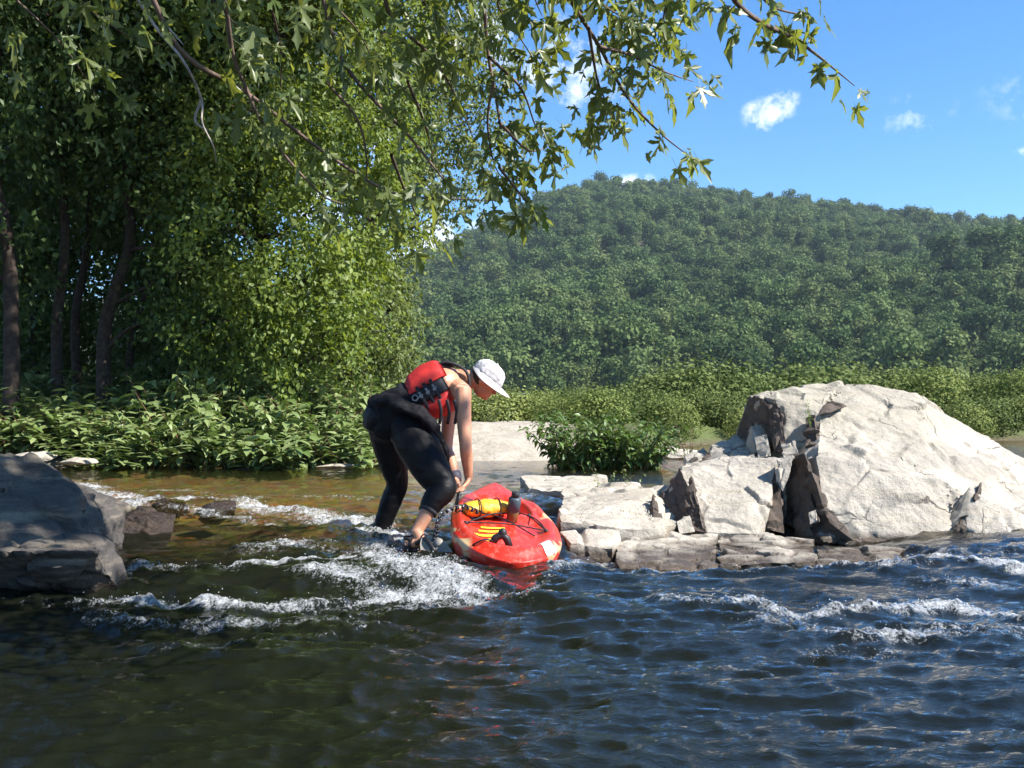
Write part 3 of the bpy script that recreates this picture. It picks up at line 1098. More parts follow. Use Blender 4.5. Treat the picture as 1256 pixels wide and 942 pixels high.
M_GALV = plain_mat('galvanised_steel', (0.55, 0.55, 0.54), 0.45, 0.5, .06, 2, Metallic=0.4)
rail = thing('guard_rail', 'pale roadside guard rail with short posts along the foot of the wooded hill', 'guard rail', (10, 249, 3.3))
rb = MB()
prof = [(-.02, .55), (-.10, .60), (-.02, .68), (-.02, .72), (-.10, .80), (-.02, .86), (.02, .86), (-.06, .80), (.02, .72), (.02, .68), (-.06, .60), (.02, .55)]
nseg = 33
for i in range(nseg + 1):
    for (dy, dz) in prof:
        rb.v.append(Vector((-70 + i * 5.0, dy, dz + .35)))
for i in range(nseg):
    for k in range(12):
        rb.f.append((i * 12 + k, i * 12 + (k + 1) % 12, (i + 1) * 12 + (k + 1) % 12, (i + 1) * 12 + k))
rb.build('rail_beam', M_GALV, rail, False)
pm = MB().box((0, 0, .55), (.22, .2, 1.5)).mesh('post', False)
for i in range(56):
    link('post', pm, M_GALV, rail).location = (-70 + i * 3.0, .15, 0.05)

# ------------------------------------------------------------------ crowns
def crown_points(n, lobes, seed, shell=0.55):
    r = np.random.default_rng(seed)
    L = np.array([l[:3] for l in lobes], float)
    R = np.array([l[3] if np.isscalar(l[3]) else l[3][0] for l in lobes], float)
    w = R ** 2
    k = r.choice(len(L), n, p=w / w.sum())
    d = r.normal(size=(n, 3))
    d /= np.linalg.norm(d, axis=1, keepdims=True)
    rr = R[k] * (shell + (1 - shell) * r.random(n) ** .6)
    return L[k] + d * rr[:, None], d, r


def far_crown(name, seed, n=230, leaf=.22, h=1.0):
    """unit crown (about 1 wide) of leaf clumps, uneven outline"""
    r = random.Random(seed)
    lobes = [(0, 0, .45 * h, .36)]
    for i in range(9):
        a = r.uniform(0, 6.28)
        q = r.uniform(.12, .32)
        lobes.append((q * math.cos(a), q * math.sin(a), r.uniform(.18, .85) * h, r.uniform(.16, .27)))
    pos, d, rr = crown_points(n, lobes, seed, .7)
    pos = pos + (d + np.array([0, 0, .5])) * rr.exponential(.030, n)[:, None]
    nrm = norm_rows(d + .6 * rr.normal(size=(n, 3)) + np.array([0, 0, .35]))
    ax = norm_rows(np.cross(nrm, rr.normal(size=(n, 3))))
    sz = rr.uniform(.6, 1.3, n) * leaf
    tpl = (np.array([[-.5, 0, 0], [-.1, .45, .1], [.5, .25, -.05], [.35, -.4, .08], [-.25, -.45, -.06]]), np.array([[0, 2, 1], [0, 3, 2], [0, 4, 3]]))
    return leaf_mesh(name, tpl, pos, ax, nrm, sz, rr.random(n) * .5 + .5 * r.random())


def forest_mat(name, dark, light, warm, patch=0.05):
    m, nt, out = new_mat(name)
    g = NT(nt)
    oi = g.n('ShaderNodeObjectInfo')
    t = g.attr('tint')
    col = g.mix(t, dark, light)
    rnd = oi.outputs['Random']
    col = g.mix(g.math('MULTIPLY', g.math('SUBTRACT', rnd, 0.55, True), 1.8), col, warm)
    col = g.mix(g.math('MULTIPLY', g.math('SUBTRACT', 0.4, rnd, True), 1.7), col, tuple(c * .6 for c in dark))
    # stands of different species
    st = g.noise(g.mapping(g.pos(), (1, 1, 1.6)), patch, 3, .6)
    col = g.mix(g.math('MULTIPLY', g.math('SUBTRACT', st, .5, True), 4.0, True), col, tuple(.5 * (a_ + b_) for a_, b_ in zip(warm, light)))
    b_ = g.bsdf(col, 0.75, 0.15)
    tl = g.n('ShaderNodeBsdfTranslucent')
    g.l(col, tl.inputs['Color'])
    mx = g.n('ShaderNodeMixShader')
    mx.inputs[0].default_value = .28
    g.l(b_, mx.inputs[1])
    g.l(tl.outputs[0], mx.inputs[2])
    g.l(mx.outputs[0], out.inputs['Surface'])
    return m


M_FOREST = forest_mat('forest_leaves', (0.042, 0.078, 0.024), (0.118, 0.178, 0.055), (0.155, 0.19, 0.065), .018)
M_WILLOW = forest_mat('willow_leaves', (0.13, 0.18, 0.045), (0.24, 0.29, 0.085), (0.28, 0.31, 0.10))
M_DARKTREE = forest_mat('dark_tree_leaves', (0.07, 0.105, 0.03), (0.14, 0.19, 0.055), (0.18, 0.21, 0.07))
M_BARK = plain_mat('bark', (0.06, 0.044, 0.036), 0.9, 0.2, .3, 14, .8, 30)
M_BARKP = plain_mat('pale_bark', (0.24, 0.185, 0.155), 0.85, 0.2, .3, 10, .7, 30)

src = bpy.data.collections.new('forest_sources')
for i in range(9):
    me = far_crown('hill_crown', 100 + i, 1400, .082, random.Random(i).uniform(.9, 1.6))
    me.materials.append(M_FOREST)
    src.objects.link(bpy.data.objects.new('hill_crown', me))
pts = []
yy = 272.0
while yy < 905:
    sp = 7.0 + 1.2 * (yy - 272) / 600
    xs = np.arange(yy * -0.36, yy * 0.72, sp)
    xs = xs + rng.uniform(-.5, .5, len(xs)) * sp
    ys = yy + rng.uniform(-.5, .5, len(xs)) * sp
    pts.append(np.stack([xs, ys], -1))
    yy += sp * 0.92
pts = np.concatenate(pts)
keep = fbm(np.stack([pts[:, 0] / 22, pts[:, 1] / 22, 0 * pts[:, 0]], -1), 3) > 0.22
pts = pts[keep]
pz = hill_z(pts[:, 0], pts[:, 1]) - .5
nf = len(pts)
fme = bpy.data.meshes.new('hill_forest')
fme.vertices.add(nf)
fme.vertices.foreach_set('co', np.stack([pts[:, 0], pts[:, 1], pz], -1).astype(np.float32).ravel())
sizes = (5.0 + 9.5 * rng.random(nf) ** 1.7) * (0.9 + .35 * (fbm(np.stack([pts[:, 0] / 40, pts[:, 1] / 40, 0 * pz + 5], -1), 2) - .3))
a = fme.attributes.new('scl', 'FLOAT', 'POINT')
a.data.foreach_set('value', sizes.astype(np.float32))
a = fme.attributes.new('rotz', 'FLOAT', 'POINT')
a.data.foreach_set('value', rng.uniform(0, 6.28, nf).astype(np.float32))
fo_ = link('hill_forest', fme)
ng = bpy.data.node_groups.new('scatter_forest', 'GeometryNodeTree')
ng.interface.new_socket('Geometry', in_out='INPUT', socket_type='NodeSocketGeometry')
ng.interface.new_socket('Geometry', in_out='OUTPUT', socket_type='NodeSocketGeometry')
gi, go = ng.nodes.new('NodeGroupInput'), ng.nodes.new('NodeGroupOutput')
iop = ng.nodes.new('GeometryNodeInstanceOnPoints')
ci = ng.nodes.new('GeometryNodeCollectionInfo')
ci.inputs['Collection'].default_value = src
ci.inputs['Separate Children'].default_value = True
ci.inputs['Reset Children'].default_value = True
na1 = ng.nodes.new('GeometryNodeInputNamedAttribute')
na1.data_type = 'FLOAT'
na1.inputs['Name'].default_value = 'scl'
na2 = ng.nodes.new('GeometryNodeInputNamedAttribute')
na2.data_type = 'FLOAT'
na2.inputs['Name'].default_value = 'rotz'
cx = ng.nodes.new('ShaderNodeCombineXYZ')
e2r = ng.nodes.new('FunctionNodeEulerToRotation')
ng.links.new(na2.outputs['Attribute'], cx.inputs['Z'])
ng.links.new(cx.outputs[0], e2r.inputs[0])
ng.links.new(gi.outputs[0], iop.inputs['Points'])
ng.links.new(ci.outputs[0], iop.inputs['Instance'])
iop.inputs['Pick Instance'].default_value = True
ng.links.new(e2r.outputs[0], iop.inputs['Rotation'])
ng.links.new(na1.outputs['Attribute'], iop.inputs['Scale'])
ng.links.new(iop.outputs[0], go.inputs[0])
fo_.modifiers.new('scatter', 'NODES').node_group = ng
stuff(fo_)
fo_['label'] = 'dense green forest covering the far hill'
fo_['category'] = 'forest'


# ------------------------------------------------------------------ trees and shrubs of the river plain, one by one
def plain_tree(seed, mat, h=1.0, n=420, leaf=.13):
    me = far_crown('crown', seed, n, leaf, h)
    me.materials.append(mat)
    t = MB()
    t.tube([(0, 0, -.15), (.01, 0, .2 * h), (-.01, .02, .5 * h)], [.03, .024, .012], 6)
    for k in range(4):
        aa = k * 1.7 + seed
        t.tube([(0, 0, (.12 + .06 * k) * h), (.13 * math.cos(aa), .13 * math.sin(aa), (.35 + .07 * k) * h)], [.014, .005], 5)
    tm = t.mesh('trunk')
    tm.materials.append(M_BARK)
    return me, tm


ASP = (.35, .5, .7, .95, 1.25)
WILLOWS = {(k, q): plain_tree(200 + 10 * i + q, M_WILLOW, k, int(3600 + 3000 * k), .027) for i, k in enumerate(ASP) for q in range(2)}
DARKS = {(k, q): plain_tree(300 + 10 * i + q, M_DARKTREE, k, int(2400 + 2200 * k), .036) for i, k in enumerate(ASP) for q in range(2)}


def pick(fam, asp, q):
    k = min(ASP, key=lambda t: abs(math.log(t / asp)))
    return fam[(k, q % 2)]


def put_tree(kindname, var, x, y, w, h, label, cat, group, rz):
    r = bpy.data.objects.new(kindname, None)
    r.empty_display_size = .2
    C.objects.link(r)
    z = ground_z(x, y)
    r.location = (x, y, z - .05)
    r.rotation_euler = (0, 0, rz)
    k_ = min(ASP, key=lambda t: abs(math.log(t / (h / w))))
    var = var[(k_, int(rz * 10) % 2)]
    r.scale = (w, w, h / (k_ * 1.08))
    tag(r, label, cat, group)
    for nm, me in (('crown', var[0]), ('trunk', var[1])):
        o = bpy.data.objects.new(nm, me)
        C.objects.link(o)
        o.parent = r


rt = random.Random(5)
# bright shrubs on the right, nearer
for i in range(46):
    px = rt.uniform(1050, 1420)
    Yd = rt.uniform(27, 46)
    px = max(px, 1040 + (46 - Yd) * 4)
    w = rt.uniform(1.9, 3.0)
    top = np.interp(px, [1030, 1090, 1160, 1256, 1450], [472, 463, 456, 455, 450]) + rt.uniform(-3, 14) + (46 - Yd) * 1.0
    q = P(px, top, Yd)
    hgt = max(1.2, q.z - ground_z(q.x, q.y))
    put_tree('willow_shrub', WILLOWS, q.x, q.y, w, hgt * 1.0, 'light green willow shrub on the plain behind the pale rock outcrop', 'shrub', 'light green shrubs behind the rock outcrop', rt.uniform(0, 6.28))
# mid plain trees, darker
for i in range(58):
    Yd = rt.uniform(62, 125)
    px = rt.uniform(770, 1300)
    top = np.interp(px, [770, 800, 850, 900, 960, 1300], [492, 481, 472, 474, 476, 474]) + rt.uniform(-2, 10)
    q = P(px, top, Yd)
    hgt = max(1.6, q.z - ground_z(q.x, q.y))
    put_tree('plain_tree', DARKS, q.x, q.y, rt.uniform(3.0, 5.2), hgt, 'rounded green tree in the belt across the river plain below the hill', 'tree', 'trees of the belt across the river plain', rt.uniform(0, 6.28))
for i in range(52):
    Yd = rt.uniform(25, 58)
    px = rt.uniform(800, 1180)
    q = P(px, rt.uniform(486, 512), Yd)
    put_tree('plain_bush', DARKS, q.x, q.y, rt.uniform(2.2, 3.4), max(1.0, q.z - ground_z(q.x, q.y)) * 1.1, 'dark green bush in the scrub behind the outcrop steps', 'bush', 'bushes of the scrub behind the outcrop', rt.uniform(0, 6.28))
for i in range(40):
    Yd = rt.uniform(22, 46)
    px = rt.uniform(560, 830)
    q = P(px, rt.uniform(510, 524), Yd)
    put_tree('scrub_bush', WILLOWS if i % 3 else DARKS, q.x, q.y, rt.uniform(1.8, 3.0), max(.6, q.z - ground_z(q.x, q.y)) * .9, 'small scrub bush just beyond the pale bar and island bush', 'bush', 'scrub bushes beyond the pale bar', rt.uniform(0, 6.28))
for i in range(64):
    Yd = rt.uniform(21, 27)
    px = 620 + 700 * (i + rt.random()) / 64
    q = P(px, rt.uniform(512, 528), Yd)
    if ground_z(q.x, q.y) < .2:
        continue
    put_tree('waterside_bush', WILLOWS if i % 3 == 0 else DARKS, q.x, q.y, rt.uniform(1.2, 1.9), max(.5, q.z - ground_z(q.x, q.y)) * 1.15, 'low bush on the far bank between the river and the scrub', 'bush', 'low bushes along the far bank', rt.uniform(0, 6.28))
# low shrubs in front of the field, left part
for i in range(44):
    Yd = rt.uniform(48, 120)
    px = rt.uniform(560, 800)
    top = np.interp(px, [560, 640, 700, 760, 800], [516, 512, 509, 503, 493]) + rt.uniform(-2, 10)
    q = P(px, top, Yd)
    hgt = max(.9, q.z - ground_z(q.x, q.y))
    put_tree('low_shrub', WILLOWS if i % 3 else DARKS, q.x, q.y, rt.uniform(2.4, 4.2), hgt * .9, 'low rounded shrub in front of the grassy field below the road', 'shrub', 'low shrubs in front of the field', rt.uniform(0, 6.28))


# ------------------------------------------------------------------ the wood on the left bank
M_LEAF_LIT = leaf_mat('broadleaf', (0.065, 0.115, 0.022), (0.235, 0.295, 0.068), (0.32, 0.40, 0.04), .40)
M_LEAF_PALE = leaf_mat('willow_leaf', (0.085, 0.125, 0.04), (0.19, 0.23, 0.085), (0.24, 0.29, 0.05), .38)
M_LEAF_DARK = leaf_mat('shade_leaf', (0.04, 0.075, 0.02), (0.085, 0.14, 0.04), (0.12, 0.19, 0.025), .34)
M_LEAF_BANK = leaf_mat('bank_leaf', (0.11, 0.17, 0.045), (0.27, 0.33, 0.135), (0.15, 0.23, 0.04), .28, .42, .5)


def bank_tree(name, label, base, trunk, lobes, mat, nclump, per, leaf, bark, group, seed, trunk_r=.12, spread=.34, droop=.5):
    r = np.random.default_rng(seed)
    root = thing(name, label, 'tree', base, group)
    inv = Matrix.Translation(-Vector(base))
    L = [(*q[0], q[1]) for q in lobes]
    t = MB()
    tp = arcs(trunk, 5)
    t.tube(tp, lerp_list([trunk_r, trunk_r * .8, trunk_r * .6, trunk_r * .35], len(tp)), 10)
    o = t.build('trunk', bark, root)
    o.matrix_parent_inverse = inv
    for (c, rad) in lobes:
        lb = MB()
        c = Vector(c)
        # limb leaves the trunk at the nearest point below the lobe
        s = min(tp, key=lambda q: (q - c).length + max(0, q.z - c.z + .4) * 2)
        mid = (s + c) / 2 + Vector(r.normal(0, .15, 3))
        pl = arcs([s, mid, c], 4)
        lb.tube(pl, lerp_list([trunk_r * .38, trunk_r * .2, .012], len(pl)), 6)
        for _ in range(7):
            d = Vector(rand_unit(1)[0])
            d.z = abs(d.z) * .4 - .2
            e = c + d * rad * .95
            pl = arcs([c, c + d * rad * .5 + Vector((0, 0, .12)), e], 3)
            lb.tube(pl, lerp_list([.016, .009, .003], len(pl)), 4, False)
        o = lb.build('limb', bark, root)
        o.matrix_parent_inverse = inv
    cc, d, rr = crown_points(nclump, L, seed, .5)
    n = nclump * per
    k = np.repeat(np.arange(nclump), per)
    # every spray is a drooping spread of leaves
    along = norm_rows(d * .7 + rr.normal(0, .5, (nclump, 3)) + np.array([0, 0, -droop]))
    u = rr.random(n)
    pos = cc[k] + along[k] * (u * spread * 1.7)[:, None] + rr.normal(0, 1, (n, 3)) * (spread * (.20 + .22 * u))[:, None]
    ax = norm_rows(along[k] * .6 + rr.normal(0, .6, (n, 3)) + np.array([0, 0, -.45]))
    nr_ = norm_rows(d[k] * .5 + rr.normal(0, .6, (n, 3)) + np.array([0, 0, .55]))
    sz = leaf * rr.uniform(.65, 1.25, n)
    tint = np.clip(rr.random(nclump)[k] * .55 + rr.random(n) * .45, 0, 1)
    o = link('crown', leaf_mesh('crown', LEAF_SMALL, pos, ax, nr_, sz, tint), mat, root)
    o.matrix_parent_inverse = inv
    return root


def lob(lst):
    return [(P(a, b, c), r) for a, b, c, r in lst]


def tp(lst):
    return [P(*q) for q in lst]


bank_tree('riverbank_tree', 'leafy tree with sunlit hanging foliage behind the bank plants', Vector((-3.9, 16.3, .5)),
          [Vector((-3.9, 16.3, .3)), P(325, 380, 16.3), P(318, 220, 16.5), P(345, -60, 16.6), P(350, -320, 16.6)],
          lob([(335, 150, 16, 1.25), (405, 235, 15.6, 1.0), (300, 290, 15.4, 1.1), (375, 345, 15.3, .95), (440, 150, 16.6, 1.1), (270, 80, 16.4, 1.3),
               (365, 30, 16.4, 1.4), (290, 400, 15.1, .75), (405, 425, 15.4, .75), (345, 440, 15.2, .6), (455, 270, 16.4, .7), (430, 330, 16.0, .7), (440, 40, 17, 1.2), (300, -60, 16.4, 1.6), (400, -100, 16.5, 1.6), (270, 200, 15.8, .9), (300, -220, 16.4, 1.7), (410, -230, 16.6, 1.6), (350, -360, 16.6, 1.8)]),
          M_LEAF_LIT, 1350, 62, .098, M_BARK, None, 301, .13)
bank_tree('willow_tree', 'tall pale green fine leaved tree against the sky behind the sunlit bank tree', Vector((-3.4, 22.5, .5)),
          [Vector((-3.4, 22.5, .3)), P(450, 330, 22.5), P(470, 150, 22.5), P(490, -120, 22.5), P(495, -280, 22.5)],
          lob([(520, 130, 22, 1.2), (560, 70, 22, 1.0), (480, 70, 22, 1.5), (535, 205, 22, .95), (490, 250, 21.6, 1.0), (500, 0, 22, 1.5), (470, 160, 22, 1.2), (560, -40, 22, 1.3), (570, 150, 22.4, .6), (555, 245, 22, .45), (450, -60, 22, 1.8), (475, 300, 21.6, .6), (440, 300, 22, .8), (480, -180, 22, 1.8), (540, -150, 22, 1.4), (500, -300, 22, 1.8)]),
          M_LEAF_PALE, 1000, 50, .105, M_BARKP, None, 302, .15, .42, .9)
bank_tree('waterside_shrub', 'olive green fine leaved shrub tree at the downstream end of the leafy bank', Vector((-2.55, 17.6, .5)),
          [Vector((-2.55, 17.6, .3)), P(452, 480, 17.6), P(450, 420, 17.7), P(456, 350, 17.8)],
          lob([(452, 400, 17.8, .75), (472, 450, 17.4, .55), (430, 455, 17, .6), (476, 385, 18.2, .45), (428, 350, 18, .75), (462, 505, 17, .6), (415, 400, 17.6, .6), (480, 350, 18.6, .35), (440, 500, 16.6, .5), (478, 480, 17.4, .4)]),
          M_LEAF_PALE, 430, 40, .085, M_BARK, None, 303, .06, .28, .3)
grp = 'shaded trees of the wood behind the bank'
lab_ = 'dark leafy tree with twisted trunk in the shaded wood behind the bank plants'
WOOD_LABELS = ['shaded tree with slender trunk two stems away from the forked leaning tree', 'shaded tree with slim straight trunk right beside the forked leaning tree',
               'shaded forked tree leaning over the darkest part of the wood', 'thin crooked shaded tree between the forked leaning tree and the sunlit bank tree',
               'tree with the thickest trunk at the open edge of the shaded wood', 'tree deep in the wood behind the thickest shaded trunk', 'tree deep in the wood behind the sunlit bank tree']
trunks = [((72, 520, 16.0), (70, 400, 16.2), (80, 300, 16.2), (78, 200, 16.4), (90, -60, 16.6), (80, -330, 16.6)),
          ((100, 525, 17.0), (92, 400, 17.0), (104, 320, 17.2), (110, 220, 17.3), (100, -60, 17.4), (110, -330, 17.4)),
          ((128, 520, 15.6), (128, 410, 15.8), (142, 355, 15.9), (160, 290, 16.0), (155, 180, 16.4), (170, -60, 16.6), (195, -320, 16.6)),
          ((165, 520, 16.8), (160, 430, 17.2), (185, 330, 17.6), (210, 120, 17.6), (215, -60, 17.6)),
          ((14, 560, 14.6), (14, 420, 14.8), (10, 300, 15.0), (-10, 180, 15.2), (-10, -80, 15.4), (-15, -320, 15.4)),
          ((38, 520, 19), (40, 400, 19), (30, 250, 19), (40, -60, 19)),
          ((230, 520, 19), (235, 400, 19), (225, 250, 19), (240, -60, 19))]
lobs = [[(60, 70, 16, 1.4), (40, 180, 16.4, 1.0), (110, 30, 16.2, 1.3), (20, -50, 16, 1.5), (70, -200, 16.4, 1.8), (40, -360, 16.4, 1.8)],
        [(150, 120, 17, 1.2), (110, 230, 17.6, .8), (190, 40, 17, 1.3), (120, -60, 17, 1.6), (150, -200, 17, 1.8), (110, -360, 17, 1.8)],
        [(200, 190, 16, 1.0), (235, 260, 15.7, .8), (170, 110, 16, 1.1), (250, 340, 15.6, .7), (230, 400, 15.8, .6), (200, -20, 16, 1.5), (220, -180, 16.4, 1.8), (200, -340, 16.6, 1.8)],
        [(240, 120, 17.4, 1.1), (200, 280, 18, .9), (190, 390, 18, .7), (260, 30, 17.4, 1.4), (240, 450, 17.4, .6)],
        [(0, 90, 14.8, 1.2), (-40, 200, 15, 1.2), (60, 20, 14.8, 1.0), (-20, 320, 15.4, .7), (-60, 0, 15, 1.4), (-40, -180, 15.2, 1.8), (-20, -340, 15.4, 1.8)],
        [(20, 280, 19, 1.1), (60, 360, 19.4, 1.0), (0, 420, 19.4, 1.0), (40, 120, 19.4, 1.5), (-40, 250, 19.4, 1.4), (90, 440, 19.4, .8)],
        [(150, 200, 20, 1.2), (210, 330, 20, 1.2), (140, 410, 20.4, 1.1), (260, 430, 19.6, 1.0), (290, 330, 19.6, 1.0), (200, 470, 19.6, .8), (330, 470, 18.6, .9), (260, 180, 19.6, 1.6)]]
for i, (tr_, lo_) in enumerate(zip(trunks, lobs)):
    b0 = P(*tr_[0])
    b0.z = ground_z(b0.x, b0.y)
    pts_ = [b0 - Vector((0, 0, .15))] + tp(tr_[1:])
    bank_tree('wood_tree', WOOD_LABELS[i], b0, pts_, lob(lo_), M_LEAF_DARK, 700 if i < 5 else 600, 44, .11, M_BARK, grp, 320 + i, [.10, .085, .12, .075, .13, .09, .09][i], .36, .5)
# wood behind, seen only as a mass between the trunks
L = []
rt = random.Random(9)
for i in range(46):
    Yd = rt.uniform(23, 32)
    px = rt.uniform(-260, 400)
    L.append((*P(px, rt.uniform(-40, 500), Yd), rt.uniform(1.4, 2.3)))
cc, d, rr = crown_points(52000, L, 77, .3)
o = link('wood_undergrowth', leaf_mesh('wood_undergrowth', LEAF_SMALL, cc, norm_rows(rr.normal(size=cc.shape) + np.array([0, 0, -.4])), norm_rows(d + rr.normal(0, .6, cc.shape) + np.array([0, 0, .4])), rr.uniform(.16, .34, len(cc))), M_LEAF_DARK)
stuff(o)
o['label'] = 'dark mass of leaves deep in the wood behind the trunks'
o['category'] = 'undergrowth'


# ------------------------------------------------------------------ leafy bank plants
def lance_plant(seed, nst=9, h=1.0, spread=.42, leaf=.17, per=15):
    r = np.random.default_rng(seed)
    st = MB()
    pos, ax, nr_, sz = [], [], [], []
    for s in range(nst):
        a = r.uniform(0, 6.28)
        q = spread * math.sqrt(r.random())
        b0 = Vector((q * .6 * math.cos(a), q * .6 * math.sin(a), -.08))
        hh = h * r.uniform(.6, 1.05)
        lean = Vector((math.cos(a), math.sin(a), 0)) * (q * .9 + .08)
        pl = arcs([b0, b0 + lean * .35 + Vector((0, 0, hh * .55)), b0 + lean + Vector((0, 0, hh))], 6)
        st.tube(pl, lerp_list([.008, .006, .002], len(pl)), 5, False)
        for k in range(per):
            t = .18 + .82 * (k + .5 * r.random()) / per
            ii = min(int(t * (len(pl) - 1)), len(pl) - 2)
            c = pl[ii].lerp(pl[ii + 1], t * (len(pl) - 1) - ii)
            th = k * 2.4 + r.uniform(-.4, .4)
            dd = np.array([math.cos(th), math.sin(th), r.uniform(-1.15, .25) + .35 * t])
            pos.append(c)
            ax.append(dd)
            nr_.append([.75 * math.cos(th), .75 * math.sin(th), .8])
            sz.append(leaf * r.uniform(.65, 1.2) * (1.05 - .35 * t))
    sm = st.mesh('stem')
    fm = leaf_mesh('foliage', LEAF_LANCE, np.array([list(c) for c in pos]), norm_rows(np.array(ax)), norm_rows(np.array(nr_) + r.normal(0, .25, (len(pos), 3))), np.array(sz), r.random(len(pos)))
    return sm, fm


M_STEM = plain_mat('plant_stem', (0.13, 0.12, 0.05), .7, .3)
M_STEMR = plain_mat('reddish_stem', (0.20, 0.10, 0.06), .7, .3)
PLANTS = []
for i in range(7):
    sm, fm = lance_plant(400 + i, 13, 1.0, .45, .29, 13)
    sm.materials.append(M_STEMR if i % 3 == 0 else M_STEM)
    fm.materials.append(M_LEAF_BANK)
    PLANTS.append((sm, fm))


def put_plant(name, var, loc, s, sz, rz, label, cat, group=None):
    r = bpy.data.objects.new(name, None)
    r.empty_display_size = .1
    C.objects.link(r)
    r.location = loc
    r.rotation_euler = (0, 0, rz)
    r.scale = (s, s, sz)
    tag(r, label, cat, group)
    for nm, me in (('stem', var[0]), ('foliage', var[1])):
        o = bpy.data.objects.new(nm, me)
        C.objects.link(o)
        o.parent = r
    return r


rt = random.Random(21)
gl_, lb_ = 'plants in the leafy bank thicket', 'broad lance leaved green plant in the thicket along the far bank'
# front rank hangs over the water, the ranks behind stand higher
for rank, (y0, y1, n, h0, h1) in enumerate([(13.2, 13.7, 19, .48, .66), (13.8, 14.5, 20, .68, .88), (14.6, 15.6, 20, .8, 1.05)]):
    for i in range(n):
        px = -60 + 520 * (i + rt.uniform(.1, .9)) / n
        Yd = rt.uniform(y0, y1)
        hs = np.interp(px, [-60, 60, 130, 200, 260, 330, 400, 460], [.85, .72, .62, 1.0, 1.1, 1.05, .95, .85]) * rt.uniform(h0, h1)
        if rank == 0 and px < 110:
            Yd += .5
        q = P(px, 560, Yd)
        put_plant('bank_plant', PLANTS[rt.randrange(7)], (q.x, Yd, max(.12, ground_z(q.x, Yd)) - .03), rt.uniform(.85, 1.15), hs * 1.12, rt.uniform(0, 6.28), lb_, 'plant', gl_)
# shaded low growth behind the left end
for i in range(16):
    q = P(rt.uniform(-60, 230), 500, rt.uniform(16, 18.2))
    put_plant('wood_plant', PLANTS[rt.randrange(7)], (q.x, q.y, ground_z(q.x, q.y)), 1.2, rt.uniform(.9, 1.3), rt.uniform(0, 6.28), 'shaded leafy plant on the dark floor of the wood behind the thicket', 'plant', 'plants on the floor of the wood')

# island bush in the river: two clumps of the same kind
M_LEAF_BUSH = leaf_mat('bush_leaf', (0.07, 0.13, 0.028), (0.15, 0.225, 0.06), (0.13, 0.21, 0.03), .28, .42, .5)
for (px, w, h, label, sd_, n) in [(712, .84, .88, 'taller clump of the dark green leafy bush standing in the river on a small island', 460, 75), (772, .80, .74, 'lower right clump of the leafy island bush in the river', 461, 70)]:
    sm, fm = lance_plant(sd_, n, 1.0, .62, .19, 20)
    sm.materials.append(M_STEM)
    fm.materials.append(M_LEAF_BUSH)
    q = P(px, 566, 13.3)
    put_plant('island_bush', (sm, fm), (q.x, 13.3, .12), w, h, 0.4, label, 'bush')
    mm = MB()
me = rock_mesh([Vector((P(px, 560, 13.4).x, y, z)) for px in (668, 806) for y in (12.95, 13.9) for z in (-.3, .13)], .03, seed=81, amp=.03, step=.03, cell=.3)
tag(link('island_rock', me, M_ROCK2), 'low dark rock base under the leafy island bush', 'rock')

# small plants by the rocks
sm, fm = lance_plant(470, 5, 1.0, .2, .13, 14)
sm.materials.append(M_STEMR)
fm.materials.append(leaf_mat('pale_leaf', (0.16, 0.20, 0.09), (0.34, 0.34, 0.22), (0.2, 0.24, 0.06), .3))
q = P(848, 566, 9.3)
put_plant('tall_plant', (sm, fm), (q.x, 9.3, q.z - .03), .42, .42, .3, 'tall plant with pale reddish tips growing beside the outcrop steps', 'plant')
sm, fm = lance_plant(471, 4, 1.0, .3, .17, 9)
sm.materials.append(M_STEM)
fm.materials.append(leaf_mat('lime_leaf', (0.16, 0.26, 0.04), (0.26, 0.36, 0.08), (0.25, 0.4, 0.05), .3))
q = P(995, 521, 7.78)
put_plant('rock_sprig', (sm, fm), q, .20, .22, 1.0, 'small lime green sprig growing from a crack in the pale outcrop', 'plant')
for (px, py, Yd, s, lb2) in [(742, 606, 8.9, .26, 'thin green weed growing at the waterline of the flat pale slab'), (772, 604, 8.9, .24, 'thin upright weed growing from the flat pale slab by the step'),
                             (600, 523, 18.5, .45, 'bright green plant on the pale bar behind the bending person'), (622, 522, 18.8, .40, 'second bright green plant on the pale bar beyond the hat brim')]:
    sm, fm = lance_plant(int(px), 6, 1.0, .4, .16, 9)
    sm.materials.append(M_STEM)
    fm.materials.append(M_LEAF_BANK)
    q = P(px, py, Yd)
    if Yd > 15:
        q.z = ground_z(q.x, q.y)
    put_plant('waterside_weed', (sm, fm), q, s, s * 1.1, px, lb2, 'plant')

# ------------------------------------------------------------------ overhanging silver maple: trunk off to the left, boughs over the water
M_MAPLE = leaf_mat('maple_leaf', (0.06, 0.10, 0.02), (0.19, 0.225, 0.075), (0.34, 0.38, 0.05), .45, .40, .55)
M_TWIG = plain_mat('maple_twig', (0.16, 0.11, 0.085), .8, .25, .25, 20)
M_TWIGP = plain_mat('dead_twig', (0.42, 0.35, 0.29), .8, .25, .2, 20)
maple = thing('maple_tree', 'big maple leaning over the river with lobed leaves on boughs hanging above the water', 'tree', (-6.2, 3.2, .5))
MI = Matrix.Translation(-maple.location)


def mpart(o):
    o.parent = maple
    o.matrix_parent_inverse = MI
    return o


